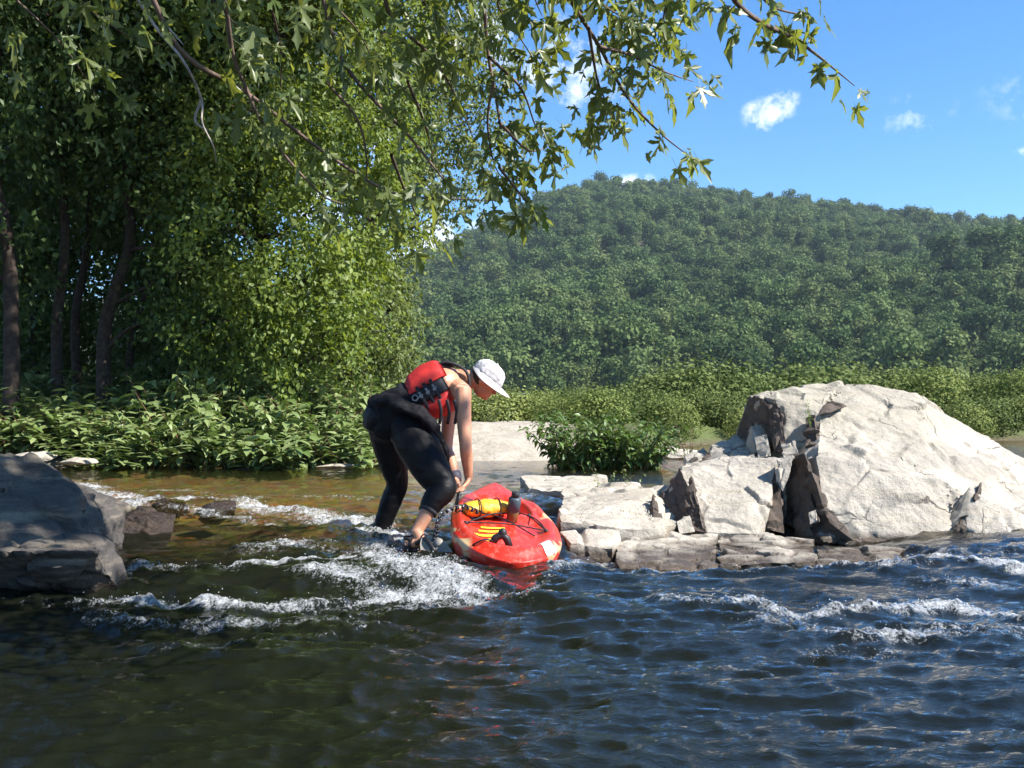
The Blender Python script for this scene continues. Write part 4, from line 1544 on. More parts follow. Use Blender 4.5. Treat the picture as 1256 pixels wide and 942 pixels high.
t = MB()
pl = arcs([(-6.3, 3.2, -.1), (-6.0, 3.3, 1.8), (-5.4, 3.6, 4.0), (-4.8, 4.2, 6.5), (-4.2, 5.0, 9.0), (-3.8, 5.6, 11.5)], 6)
t.tube(pl, lerp_list([.42, .36, .32, .26, .18, .06], len(pl)), 14)
mpart(t.build('trunk', M_BARK))
for a, b, c, r0 in [((-5.4, 3.6, 4.0), (-3.2, 3.2, 5.0), (-.6, 3.0, 5.2), .12), ((-5.2, 3.8, 4.8), (-2.5, 4.6, 6.4), (.3, 5.0, 6.8), .13), ((-4.8, 4.2, 6.5), (-2.0, 7.0, 8.5), (-.2, 9.5, 9.6), .13),
                    ((-4.6, 4.5, 7.0), (-5.5, 8.0, 9.0), (-5.5, 11.0, 10.0), .12), ((-5.0, 3.9, 5.5), (-6.5, 6.0, 7.5), (-8.5, 8.5, 9.0), .12), ((-5.2, 3.7, 4.6), (-3.6, 1.4, 6.0), (-1.2, .2, 7.0), .12), ((-4.2, 5, 9), (-2.2, 5, 10.5), (-.4, 5.2, 11), .08),
                    ((-1.2, .2, 7.0), (.6, 1.4, 6.9), (2.8, 3.2, 6.5), .05), ((2.8, 3.2, 6.5), (3.6, 3.9, 6.3), (4.6, 4.6, 6.1), .02), ((-.2, 9.5, 9.6), (.6, 11, 10.2), (1.6, 12.6, 10.5), .05), ((-.6, 3.0, 5.2), (.6, 3.1, 4.8), (1.3, 3.3, 4.2), .03)]:  # outer limbs here carry the unseen leaves added for shade
    pl = arcs([a, b, c], 8)
    lb = MB()
    lb.tube(pl, lerp_list([r0, r0 * .6, .02], len(pl)), 8)
    mpart(lb.build('limb', M_BARK))

# high crown, out of the picture: it shades the left bank, the boulder and the near water
lobes = [(-3.6, 6.5, 10.0, 2.6), (-1.6, 8.6, 10.0, 2.2), (-5.2, 10.0, 10.4, 2.6), (-8.0, 8.5, 10.2, 2.6), (-3.0, 11.0, 11.0, 2.3), (-6.5, 12.5, 11.4, 2.4), (-.6, 10.5, 11.2, 1.5),
         (-2.0, 5.0, 8.6, 1.8), (-5.5, 6.0, 8.6, 2.2), (-2.4, 1.4, 7.6, 1.7), (.6, 1.8, 6.6, 1.2), (-7.6, 4.5, 9.0, 2.4), (-4.0, 3.0, 9.6, 2.4), (-.6, 12.0, 10.4, 1.6), (1.2, 12.6, 10.6, 1.5), (-1.0, 13.3, 10.8, 1.7), (2.0, 12.2, 10.0, .8), (-1.0, 3.6, 7.4, 1.2), (-4, 8, 13, 2.5), (-8, 11, 12.5, 2.5)]
cc, d, rr = crown_points(960, lobes, 500, .3)
per = 30
kk = np.repeat(np.arange(len(cc)), per)
n = len(kk)
pos = cc[kk] + rr.normal(0, .36, (n, 3))
# unseen leaves added towards the sun to shade boulder, person and left boughs
n2 = 1150
tt = rr.random(n2)
pos2 = np.stack([1.4 + 2.2 * tt, 2.85 + .65 * tt, 6.65 - .3 * tt], -1) + rr.normal(0, 1, (n2, 3)) * np.array([.22, .20, .15])
cl2 = rr.integers(0, 5, 42)
pos3 = np.array([[4.4, 4.55, 6.2], [4.8, 4.7, 6.1], [4.15, 4.45, 6.3], [4.6, 4.3, 6.15], [5.0, 4.9, 6.0]])[cl2] + rr.normal(0, .15, (42, 3))
t4 = rr.random(1000)
pos4 = np.stack([.2 + 2.6 * t4, 1.75 + .5 * t4, 6.7 - .3 * t4], -1) + rr.normal(0, 1, (1000, 3)) * np.array([.22, .26, .15])
pos = np.concatenate([pos, pos2, pos3, pos4])
n = len(pos)
TPL = [maple_template(s, c) for s, c in ((1, 1.2), (2, 2.2), (3, .6), (4, 3.2))]
SIMPLE = (np.array([[0, 0, 0], [-.55, .3, 0], [-.35, .75, -.05], [0, 1.05, -.1], [.35, .75, -.05], [.55, .3, 0], [0, .45, .06]]), np.array([[0, 6, 1], [1, 6, 2], [2, 6, 3], [3, 6, 4], [4, 6, 5], [5, 6, 0]]))
ax = norm_rows(rr.normal(0, .6, (n, 3)) + np.array([0, 0, -.6]))
nr_ = norm_rows(rr.normal(0, .5, (n, 3)) + np.array([0, 0, .7]))
o = stuff(mpart(link('crown', leaf_mesh('crown', SIMPLE, pos, ax, nr_, rr.uniform(.10, .17, n)), M_MAPLE)))

# boughs that hang into the picture; (photo points, distance, leaf density along it, spread)
BOUGHS = [
    ([(560, -90), (590, -20), (598, 60), (610, 130), (620, 190), (640, 250)], 4.0, 4.0, .5),
    ([(575, -60), (612, 10), (640, 50), (665, 90)], 3.9, 5.0, .55),
    ([(600, 70), (640, 110), (660, 160), (690, 185)], 4.0, 3.4, .5),
    ([(605, 100), (598, 150), (606, 200), (620, 225)], 4.1, 4.0, .5),
    ([(612, 150), (650, 185), (680, 175)], 4.0, 3.2, .5),
    ([(612, 205), (640, 240), (662, 262)], 4.0, 3.6, .5),
    ([(660, -80), (700, 0), (735, 57), (770, 120), (812, 165), (850, 195)], 3.7, 1.7, .35),
    ([(735, 57), (775, 68), (815, 88), (850, 100)], 3.7, 2.8, .5),
    ([(722, 35), (732, 95), (744, 130), (742, 150)], 3.75, 2.6, .45),
    ([(700, -60), (735, 0), (760, 20), (770, 40)], 3.7, 4.5, .5),
    ([(825, -60), (818, 0), (808, 45), (800, 70)], 3.6, 2.2, .45),
    ([(780, -60), (800, 0), (825, 20)], 3.65, 3.0, .5),
    ([(860, -60), (902, 2), (938, 30), (972, 46), (1000, 66), (1020, 82), (1048, 105)], 3.4, 1.5, .30),
    ([(920, -20), (948, 8), (980, 18), (996, 25)], 3.4, 2.0, .4),
    ([(120, -90), (220, 60), (300, 112), (400, 188), (480, 236), (545, 243), (600, 246)], 3.6, 1.5, .5),
    ([(340, -90), (420, 75), (500, 165), (540, 215), (560, 240)], 3.8, 1.2, .5),
    ([(420, -90), (480, 20), (530, 70), (560, 120), (585, 180)], 4.0, 1.6, .5),
    ([(220, -90), (290, 80), (330, 165), (390, 235), (420, 250)], 3.5, 1.6, .5),
    ([(460, -80), (510, -10), (548, 40), (560, 70)], 3.9, 4.2, .6),
    ([(480, 190), (495, 230), (508, 258), (512, 270)], 3.4, 4.0, .55),
    ([(300, -80), (330, 0), (345, 70), (340, 150)], 3.2, 1.8, .6),
    ([(60, -90), (90, -10), (150, 40), (200, 55)], 3.4, 2.6, .7),
    ([(380, -90), (400, -10), (440, 40), (470, 100)], 3.5, 2.8, .7),
    ([(520, -80), (545, -20), (520, 30), (500, 90)], 4.2, 2.6, .6),
    ([(-60, -60), (20, 0), (80, 60), (120, 120)], 3.3, 2.0, .7),
    ([(180, -60), (260, 0), (300, 40), (350, 60)], 3.6, 3.2, .7),
    ([(400, 100), (440, 150), (450, 210), (440, 240)], 3.9, 1.4, .6),
    ([(500, 100), (520, 150), (530, 190), (525, 215)], 4.0, 1.4, .6),
    ([(640, -60), (655, -5), (665, 20)], 3.8, 4.0, .6),
]
lp, la, ln_, ls = [], [], [], []
r = random.Random(33)
for bi, (pts_, Yd, dens, spr) in enumerate(BOUGHS):
    w = []
    for i, (px, py) in enumerate(pts_):
        w.append(P(px, py, Yd - .5 + .6 * i / (len(pts_) - 1) + .12 * math.sin(bi * 3 + i)))
    if pts_[0][1] < -40:      # carry the bough on up to the limbs above the picture
        w = [w[0] + Vector((-1.1, .35, .95))] + w
    pl = arcs(w, 7)
    r0 = .011 if len(pts_) > 4 else .006
    tw = MB()
    tw.tube(pl, lerp_list([r0, r0 * .75, r0 * .5, .0016], len(pl)), 6, False)
    mpart(tw.build('bough', M_TWIG))
    # leaf clusters from the visible part of the bough
    for i in range(4, len(pl) - 1):
        seg = (pl[i + 1] - pl[i]).length
        for _ in range(int((1.15 if 3.75 < Yd else 1.5) * dens * seg / .05 * (.28 + .5 * (i / len(pl))) + r.random())):
            c = pl[i].lerp(pl[i + 1], r.random())
            side = Vector((r.gauss(0, 1), r.gauss(0, 1), r.gauss(0, .6)))
            side.normalize()
            stem_end = c + side * (.03 + .10 * r.random() * spr * 2) + Vector((0, 0, -.02))
            ax_ = side * .45 + Vector((.15, 0, -1.0)) + Vector((r.gauss(0, .3), r.gauss(0, .3), r.gauss(0, .25)))
            nn = Vector((r.gauss(.25, .7), r.gauss(-.5, .7), r.gauss(.45, .4)))
            s = r.uniform(.040, .098)
            lp.append(list(stem_end))
            la.append(list(ax_))
            ln_.append(list(nn))
            ls.append(s)
# pale bare twigs
for pts_, Yd in [([(150, -30), (190, 32), (225, 75), (247, 122), (248, 150), (262, 180), (265, 200)], 4.2), ([(180, -10), (196, 20), (225, 55)], 4.2), ([(247, 122), (240, 150), (270, 165)], 4.3),
                 ([(400, 35), (440, 60), (470, 105)], 4.3)]:
    pl = arcs([P(x, y, Yd + .1 * math.sin(x)) for x, y in pts_], 5)
    dead = MB()
    dead.tube(pl, lerp_list([.007, .005, .0018], len(pl)), 5, False)
    mpart(dead.build('dead_twig', M_TWIGP))
lp, la, ln_, ls = np.array(lp), np.array(la), np.array(ln_), np.array(ls)
tint = np.clip(rng.random(len(ls)) * .8 + .25 * (lp[:, 0] > .2), 0, 1)  # right-hand boughs tinted lighter: sunlight put into the leaf colour
print('maple leaves', len(ls))
# the 300 that show best against the sky are leaves of their own, the rest one part
inview = (lp[:, 2] < CAMH + lp[:, 1] * .41)
pxs = 628 + F * lp[:, 0] / lp[:, 1]
score = ls / lp[:, 1] * np.where(inview, 1, 0) * np.where(pxs > 520, 3, 1)
order = np.argsort(-score)
solo, rest = order[:300], order[300:]
leaf_me = []
for ti in range(4):
    for tn in (.2, .5, .85):
        tv, tf = TPL[ti]
        me = np_mesh('leaf', tv, tf, attrs={'tint': np.full(len(tv), tn)})
        me.materials.append(M_MAPLE)
        leaf_me.append(me)
Rm = frames(la, ln_)
for j, i in enumerate(solo):
    o = bpy.data.objects.new('leaf', leaf_me[(j % 4) * 3 + (0 if tint[i] < .35 else 1 if tint[i] < .7 else 2)])
    C.objects.link(o)
    M4 = Matrix([[*(Rm[i][a] * ls[i]), lp[i][a]] for a in range(3)] + [[0, 0, 0, 1]])
    o.parent = maple
    o.matrix_basis = MI @ M4
vs, fs, ts, base = [], [], [], 0
for ti in range(4):
    ii = rest[ti::4]
    tv, tf = TPL[ti]
    v = np.einsum('nij,kj->nki', Rm[ii], tv) * ls[ii][:, None, None] + lp[ii][:, None, :]
    f = (tf[None] + (np.arange(len(ii)) * len(tv))[:, None, None]).reshape(-1, 3) + base
    vs.append(v.reshape(-1, 3))
    fs.append(f)
    ts.append(np.repeat(tint[ii], len(tv)))
    base += len(ii) * len(tv)
stuff(mpart(link('hanging_leaves', np_mesh('hanging_leaves', np.concatenate(vs), np.concatenate(fs), attrs={'tint': np.concatenate(ts)}), M_MAPLE)))

# ------------------------------------------------------------------ kayak
def kayak_red():
    m, nt, out = new_mat('red_hull_plastic')
    g = NT(nt)
    co = g.coord('Object')
    nz = g.noise(co, 3, 6, .6)
    col = g.ramp(nz, [(0.3, (0.46, 0.016, 0.008)), (0.7, (0.66, 0.036, 0.014))])
    # sun-bleached, scuffed plastic
    sc = g.noise(g.mapping(co, (1, .25, 1)), 38, 5, .7)
    col = g.mix(g.math('MULTIPLY', g.math('SUBTRACT', sc, .5, True), 2.0, True), col, (0.66, 0.26, 0.20))
    # cream swirl moulded into the flank
    sx = g.n('ShaderNodeSeparateXYZ')
    g.l(co, sx.inputs[0])
    wob = g.math('MULTIPLY', g.math('SUBTRACT', g.noise(co, 4.5, 5, .6, .6), .5), .34)
    band = g.math('ABSOLUTE', g.math('SUBTRACT', g.math('ADD', sx.outputs['Z'], wob), .085))
    bm_ = g.math('MULTIPLY', g.math('SUBTRACT', .030, band, True), 60, True)
    side = g.math('MULTIPLY', g.math('SUBTRACT', g.math('ABSOLUTE', sx.outputs['X']), .205, True), 30, True)
    col = g.mix(g.math('MULTIPLY', g.math('MULTIPLY', bm_, side), .85), col, (0.55, 0.45, 0.24))
    nrm = g.bump(g.noise(co, 45, 4), .12, .01)
    g.l(g.bsdf(col, g.math('ADD', .26, g.math('MULTIPLY', sc, .2)), .5, nrm), out.inputs['Surface'])
    return m


M_RED = kayak_red()
M_BLACK = plain_mat('black_rubber', (0.018, 0.018, 0.02), .5, .4, .2, 30)
M_CORD = plain_mat('black_cord', (0.02, 0.02, 0.024), .65, .3, .2, 60)
M_YELLOW = plain_mat('yellow_fabric', (0.75, 0.40, 0.03), .5, .4, .12, 9, .3, 14)
M_YSTRIPE = plain_mat('yellow_print', (0.80, 0.60, 0.04), .45, .4, .06, 20)
M_WHITE = plain_mat('white_sticker', (0.78, 0.76, 0.74), .4, .4, .04, 20)

KA = P(624, 703, 5.50)
KB = P(604, 607, 8.15)
ky = (KB - KA).normalized()
heel = math.radians(7)
kx0 = ky.cross(Vector((0, 0, 1))).normalized()
kz0 = kx0.cross(ky)
kx = kx0 * math.cos(heel) - kz0 * math.sin(heel)
kz = kx.cross(ky)
KL = (KB - KA).length
KM = Matrix(((kx.x, ky.x, kz.x, KA.x), (kx.y, ky.y, kz.y, KA.y), (kx.z, ky.z, kz.z, KA.z), (0, 0, 0, 1)))
kayak = thing('kayak', 'red plastic sit on top kayak being lifted through the rapids', 'kayak')
kayak.matrix_world = KM
_s = [0, .006, .02, .045, .08, .13, .2, .3, .42, .55, .7, .85, .95, .985, 1]
_w = [.0, .080, .144, .209, .264, .309, .330, .338, .330, .302, .246, .168, .100, .055, .006]
_zg = [.062, .066, .074, .084, .094, .104, .112, .118, .116, .108, .092, .07, .05, .042, .036]
_zk = [.055, 0, -.037, -.077, -.11, -.137, -.15, -.155, -.155, -.15, -.14, -.12, -.07, -.02, .02]


def smooth_table(xs, ys):
    q = arcs([Vector((x, y, 0)) for x, y in zip(xs, ys)], 10)
    return np.array([v.x for v in q]), np.array([v.y for v in q])


_ws, _ww = smooth_table(_s[6:], _w[6:])


def kw(s):
    if s < .2:
        return .33 * math.sqrt(max(0, 1 - (1 - s / .2) ** 2))
    return float(np.interp(s, _ws, _ww))


def kdeck(x, s):
    """deck height over the kayak's own axes"""
    w = max(kw(s), 1e-4)
    r = min(abs(x) / w, 1)
    if s < .2:
        r = min(math.hypot(x / .33, (.2 - s) / .2), 1)
    z = float(np.interp(s, _s, _zg)) + .045 * (1 - r * r)
    z += .03 * math.exp(-((r - .84) / .09) ** 2) * float(sstep(.75, .6, s))

    def well(s0, s1, rr, dep, soft=.03):
        return -dep * float(sstep(s0, s0 + soft, s) * sstep(s1, s1 - soft, s) * sstep(rr, rr - .16, r))
    z += well(.055, .355, .72, .034)
    z += well(.40, .66, .66, .11)
    z += well(.38, .70, .30, .02)
    # side scoops by the seat
    if s > .3:
        z += -.045 * math.exp(-((s - .43) / .045) ** 2 - ((r - .8) / .10) ** 2)
    z += .035 * float(sstep(.66, .8, s) * sstep(1.0, .9, s)) * (1 - r)
    return z


hb = MB()
NS, NH, ND = 90, 14, 44
ss = np.concatenate([.08 * np.linspace(0, 1, 30, endpoint=False) ** 2, np.linspace(.08, 1, 76)])
NS = len(ss)
for s in ss:
    w = kw(s)
    zg, zk = float(np.interp(s, _s, _zg)), float(np.interp(s, _s, _zk))
    ring = []
    for k in range(NH + 1):           # left gunwale -> keel
        a = math.pi / 2 * (1 - k / NH)
        ring.append((-w * math.sin(a) ** .62, zk + (zg - zk) * (1 - math.cos(a)) ** .9))
    right = [(-x, z) for x, z in reversed(ring[:-1])]
    deck = []
    for k in range(1, ND):
        x = w * (1 - 2 * k / ND)
        deck.append((x, kdeck(x, s) if w > .02 else zg))
    for x, z in ring + right + deck:
        hb.v.append(Vector((x, s * KL, z)))
m_ = 2 * NH + 1 + ND - 1
for i in range(NS - 1):
    for k in range(m_):
        k2 = (k + 1) % m_
        hb.f.append((i * m_ + k, (i + 1) * m_ + k, (i + 1) * m_ + k2, i * m_ + k2))
hb.f.append(tuple(range(m_)))
hb.f.append(tuple((NS - 1) * m_ + k for k in reversed(range(m_))))
hb.build('hull', M_RED, kayak)


def dk(x, s, up=0.0):
    return Vector((x, s * KL, kdeck(x, s) + up))


# carry toggle on the end, its knob and loop
b = MB()
c = dk(-.045, .088)
b.tube([c + Vector((-.055, 0, .004)), c + Vector((-.035, .004, .045)), c + Vector((0, .006, .066)), c + Vector((.03, .004, .045)), c + Vector((.05, 0, .004))], [(.022, .02), (.024, .022), (.026, .024), (.024, .022), (.022, .02)], 10)
b.ball(c + Vector((0, .004, .075)), (.026, .024, .03))
b.build('carry_toggle', M_BLACK, kayak)
b = MB()
pl = arcs([dk(-.10, .075, .01), dk(-.15, .05, .02), dk(-.21, .055, .006)], 5)
b.tube(pl, .005, 6)
b.build('toggle_cord', M_CORD, kayak)
# printed yellow bars
for q in range(4):
    s0 = .118 + q * .034
    b = MB()
    n = 10
    for i in range(n + 1):
        x = -.20 + .03 * (q * .5) + (.145 - .012 * (3 - q)) * i / n
        bow = -.010 * math.cos((i / n - .5) * math.pi)
        for (e, up) in ((0, .004), (.017, .004)):
            b.v.append(dk(x, s0 + bow + e, up))
    for i in range(n):
        b.f.append((2 * i, 2 * i + 2, 2 * i + 3, 2 * i + 1))
    b.build('yellow_bar', M_YSTRIPE, kayak)
# white patch over the rim
b = MB()
n, mm = 8, 5
for i in range(n + 1):
    for j in range(mm + 1):
        ph = math.radians(40 + 17 * j / mm)
        rho = .74 + .255 * i / n
        b.v.append(dk(.33 * rho * math.sin(ph), .2 - .2 * rho * math.cos(ph), .004) + Vector((.003, -.003, 0)))
for i in range(n):
    for j in range(mm):
        a = i * (mm + 1) + j
        b.f.append((a, a + mm + 1, a + mm + 2, a + 1))
b.build('white_patch', M_WHITE, kayak)
# bungee lacing over the well, with its little hooks
for (x0, s0, x1, s1, hgt) in [(-.25, .20, .24, .22, .05), (-.25, .20, .10, .36, .07), (.24, .22, .04, .38, .06), (.24, .22, .16, .37, .03), (-.26, .33, .17, .20, .055)]:
    b = MB()
    p0, p1 = dk(x0, s0, .006), dk(x1, s1, .006)
    mid = (p0 + p1) / 2
    mid.z = max(p0.z, p1.z) + hgt * .3
    b.tube(arcs([p0, mid, p1], 8), .0045, 6)
    b.build('bungee_cord', M_CORD, kayak)
for (x0, s0) in [(-.25, .20), (.24, .22), (.16, .37), (-.26, .33)]:
    b = MB()
    b.tube([dk(x0, s0, -.004), dk(x0, s0, .014)], [.014, .011], 10)
    b.build('deck_hook', M_BLACK, kayak)
# side carry handle that the hands grip
HAND_S = .345
b = MB()
h0, h1 = dk(-.30, HAND_S - .055, .0), dk(-.30, HAND_S + .065, .0)
h0 += Vector((-.015, 0, .015))
h1 += Vector((-.015, 0, .015))
top0, top1 = h0 + Vector((.012, .012, .105)), h1 + Vector((.012, -.012, .105))
b.tube(arcs([h0, top0, top1, h1], 6), .0075, 8)
b.tube([top0, top1], .013, 10)
b.build('side_handle', M_BLACK, kayak)
GRIP = KM @ ((top0 + top1) / 2)

# yellow dry bag on deck
bag = thing('dry_bag', 'yellow rolled bag strapped on the kayak deck beside the hands', 'bag')
bc = KM @ dk(-.125, .325, .07)
bag.location = bc
b = MB()
ax_ = (kx * .93 + ky * .30 + kz * .10).normalized()
pts_ = [ax_ * t for t in (-.15, -.14, -.09, 0, .09, .14, .155)]
b.tube(pts_, [(.018, .028), (.038, .055), (.052, .072), (.056, .078), (.05, .072), (.035, .055), (.018, .03)], 16, True, None, kz)
me = b.mesh('t')
me = remesh(me, .006, 2)
co, no = mesh_np(me)
co += no * (.010 * (fbm(co * 22, 3) - .5) * 2)[:, None]
set_co(me, co)
link('bag_body', me, M_YELLOW, bag)
b = MB()
for t in (-.06, .07):
    ring = []
    up_, sd_v = kz, ax_.cross(kz).normalized()
    for k in range(17):
        th = 2 * math.pi * k / 16
        ring.append(ax_ * t + up_ * math.cos(th) * .061 + sd_v * math.sin(th) * .083)
    bb = MB()
    bb.tube(ring, .004, 6, False)
    bb.build('bag_strap', M_CORD, bag)
# bottle lashed beside it
M_BOTTLE = plain_mat('amber_bottle', (0.16, 0.085, 0.03), .25, .5, .15, 12)
M_SLEEVE = plain_mat('slate_sleeve', (0.05, 0.075, 0.095), .5, .4, .15, 25)
bot = thing('water_bottle', 'dark slate and amber bottle lashed upright beside the yellow bag on the kayak', 'bottle')
b0 = KM @ dk(.045, .315, .004)
bot.location = b0
ub = (kz * .9 - ky * .15 + kx * .0).normalized()
b = MB()
prof_ = [(0, .030), (.004, .036), (.07, .037), (.074, .035)]
b.tube([ub * t for t, _ in prof_], [r_ for _, r_ in prof_], 18)
b.build('bottle_base', M_BOTTLE, bot)
b = MB()
prof_ = [(.073, .035), (.076, .040), (.15, .040), (.158, .034), (.165, .020)]
b.tube([ub * t for t, _ in prof_], [r_ for _, r_ in prof_], 18)
b.build('bottle_sleeve', M_SLEEVE, bot)
b = MB()
b.tube([ub * .163, ub * .167, ub * .192, ub * .195], [.022, .026, .026, .02], 14)
b.build('bottle_cap', M_BLACK, bot)

# speckled leash coiling over the near side, from the hands to the water
M_LEASH, nt, out = new_mat('speckled_cord')
g = NT(nt)
co_ = g.coord('Object')
sp_ = g.n('ShaderNodeTexVoronoi')
sp_.inputs['Scale'].default_value = 55
g.l(co_, sp_.inputs['Vector'])
g.l(g.bsdf(g.mix(g.math('LESS_THAN', sp_.outputs['Distance'], .20), (0.015, 0.015, 0.02), (0.75, 0.75, 0.78)), .5, .4), out.inputs['Surface'])
leash = MB()
base_pts = arcs([KM @ dk(-.16, .29, .055), KM @ dk(-.28, .27, .05), P(543, 630, 6.02), P(536, 650, 5.98), P(533, 668, 5.98), P(538, 690, 5.98)], 26)
coil = []
for i, q in enumerate(base_pts):
    th = i * .95
    coil.append(q + Vector((math.cos(th) * .013, math.sin(th) * .010, math.sin(th) * .011)))
leash.tube(coil, .0058, 6)
tag(leash.build('paddle_leash', M_LEASH), 'black and white speckled coiled leash hanging down the kayak side', 'leash')

# paddle standing in the stream between the foot and the kayak
M_BLADE = plain_mat('smoky_blade', (0.30, 0.27, 0.23), .35, .5, .2, 7)
paddle = thing('paddle', 'paddle with smoky grey blade dipping into the foam beside the sandalled foot', 'paddle')
pc = P(536, 680, 5.9)
paddle.location = pc
down = (P(553, 702, 5.78) - P(516, 657, 6.05)).normalized()
wide = Vector((.62, .25, .55))
wide = (wide - down * wide.dot(down)).normalized()
nrm_ = down.cross(wide)
b = MB()
n = 16
prof_ = [(-.17, .012), (-.14, .04), (-.09, .066), (-.02, .078), (.05, .076), (.11, .062), (.15, .038), (.165, .012)]
for side in (-1, 1):
    for t, w in prof_:
        for j in range(7):
            u = -1 + 2 * j / 6
            b.v.append(down * t + wide * (w * u * (1.05 if u > 0 else .95)) + nrm_ * (.006 * side * (1 - u * u) + .012 * u * u))
nn = len(prof_) * 7
for sd_i in range(2):
    for i in range(len(prof_) - 1):
        for j in range(6):
            a = sd_i * nn + i * 7 + j
            q = (a, a + 1, a + 8, a + 7)
            b.f.append(q if sd_i else tuple(reversed(q)))
b.build('blade', M_BLADE, paddle)
b = MB()
b.tube(arcs([-down * .02 + nrm_ * .006, -down * .16, P(502, 664, 6.25) - pc + Vector((0, 0, -.06)), P(480, 672, 6.6) - pc + Vector((0, 0, -.16))], 4), .014, 12)
b.build('shaft', M_BLACK, paddle)
b = MB()
b.tube([wide * .05 - down * .06 + nrm_ * .004, wide * .05 - down * .06 + nrm_ * .018], [.030, .026], 18)
b.build('drip_ring', M_BLADE, paddle)

# ------------------------------------------------------------------ person
def skin_mat():
    m, nt, out = new_mat('skin')
    g = NT(nt)
    co = g.coord('Object')
    col = g.ramp(g.noise(co, 14, 5), [(0.3, (0.44, 0.205, 0.12)), (0.7, (0.54, 0.28, 0.175))])
    g.l(g.bsdf(col, .48, .4, g.bump(g.noise(co, 160, 3), .15, .002), Subsurface_Weight=.08, Subsurface_Scale=.01), out.inputs['Surface'])
    return m


M_SKIN = skin_mat()
M_PANTS = plain_mat('black_neoprene', (0.006, 0.0056, 0.007), .5, .16, .25, 12, .3, 16)
M_WRAP = plain_mat('black_cloth', (0.009, 0.0085, 0.011), .75, .15, .25, 20, .5, 18)
M_VEST = plain_mat('red_vest', (0.50, 0.028, 0.026), .6, .3, .14, 16, .4, 22)
M_WEB = plain_mat('black_webbing', (0.022, 0.022, 0.026), .65, .3, .2, 90, .3, 140)
M_BUCKLE = plain_mat('grey_buckle', (0.18, 0.19, 0.21), .35, .5, .1, 30)
M_CUFF = plain_mat('slate_cuff', (0.085, 0.08, 0.11), .6, .3, .15, 30)
m, nt, out = new_mat('pale_cap')
g = NT(nt)
co_ = g.coord('Object')
pr = g.noise(co_, 26, 4, .6, .8)
g.l(g.bsdf(g.mix(g.math('MULTIPLY', g.math('SUBTRACT', pr, .53, True), 7, True), (0.60, 0.57, 0.56), (0.27, 0.25, 0.25)), .8, .2, g.bump(g.noise(co_, 240, 3), .3, .004)), out.inputs['Surface'])
M_CAP = m
m, nt, out = new_mat('cap_white')
g = NT(nt)
g.l(g.bsdf(g.ramp(g.noise(g.coord(), 30, 4), [(.3, (0.58, 0.55, 0.54)), (.7, (0.68, 0.66, 0.65))]), .8, .2), out.inputs['Surface'])
M_CAPW = m

person = thing('person', 'person in red life vest, black leggings and pale cap bending over to lift the kayak', 'person', P(490, 665, 6.5))
PI_ = Matrix.Translation(-person.location)


def ppart(o, parent=None):
    o.parent = parent or person
    o.matrix_parent_inverse = PI_ if parent is None else Matrix.Identity(4)
    if parent is not None:
        o.matrix_parent_inverse = (Matrix.Translation(person.location)).inverted()
    return o


HIP = P(486, 508, 6.58)
HIPR, HIPL = P(499, 522, 6.47), P(474, 520, 6.72)
KNR, ANR = P(541, 598, 6.28), P(510, 654, 6.16)
KNL, ANL = P(487, 594, 6.82), P(467, 652, 6.86)
CH1, CH2, NK = P(516, 484, 6.60), P(546, 470, 6.62), P(566, 463, 6.64)
SHR, ELR, WRR = P(567, 481, 6.43), P(571, 545, 6.36), P(575, 588, 6.44)
SHL, ELL, WRL = P(553, 482, 6.85), P(548, 548, 6.82), P(560, 589, 6.66)
LAT = Vector((0, 1, 0))
TA = (NK - HIP).normalized()
DORS = LAT.cross(TA).normalized()
if DORS.z < 0:
    DORS = -DORS


def limb(b, pts, rad, n=14):
    pl = arcs(pts, 5)
    b.tube(pl, lerp_list(rad, len(pl)), n)


def hand(b, wr, d, s, c, grip, thumb_side=1):
    """palm and five fingers closing round a bar at grip; d to the bar, s along it, c the way the tips close"""
    d, s, c = d.normalized(), s.normalized(), c.normalized()
    pal = wr + d * .075
    b.tube([wr - d * .015, wr + d * .02, wr + d * .05, pal + d * .006], [(.022, .017), (.034, .017), (.042, .015), (.040, .012)], 12, True, None, s)
    for i in range(4):
        off = s * ((i - 1.5) * .0205)
        L = [.034, .038, .036, .029][i]
        root = pal - d * .004 + off
        j1 = root + d * L * .85 + c * -.004
        j2 = j1 + d * L * .45 + c * L * .72
        j3 = j2 - d * L * .25 + c * L * .62
        b.tube([root, j1, j2, j3], [.0092, .0088, .0082, .0068], 8)
        b.ball(j3, .0068, 8, 6)
    t0 = wr + d * .022 + s * (.034 * thumb_side)
    t1 = t0 + d * .034 + s * (.016 * thumb_side) + c * .012
    t2 = t1 + d * .026 + c * .022 - s * (.006 * thumb_side)
    b.tube([t0 - s * (.012 * thumb_side), t0, t1, t2], [.012, .012, .0105, .008], 8)
    b.ball(t2, .0082, 8, 6)


bd = MB()
# trunk, neck, shoulders
tpts = [HIP - TA * .04, HIP.lerp(CH1, .5), CH1, CH2, NK - TA * .03]
bd.tube(arcs(tpts, 4), lerp_list([(.155, .115), (.150, .110), (.160, .118), (.165, .118), (.095, .075)], 17), 18, True, None, LAT)
bd.tube([SHL, CH2.lerp(SHR.lerp(SHL, .5), .6) + DORS * .02, SHR], [.062, .085, .062], 12)
HC = P(594, 466, 6.64)
bd.tube(arcs([NK - TA * .06, NK, HC - Vector((.03, 0, .01))], 4), lerp_list([.075, .056, .054], 9), 14)
limb(bd, [SHR - Vector((0, -.02, -.02)), SHR + (ELR - SHR) * .3, ELR, ELR.lerp(WRR, .35), WRR], [.060, .052, .040, .041, .026])
limb(bd, [SHL - Vector((0, .02, -.02)), SHL + (ELL - SHL) * .3, ELL, ELL.lerp(WRL, .35), WRL], [.060, .052, .040, .041, .026])
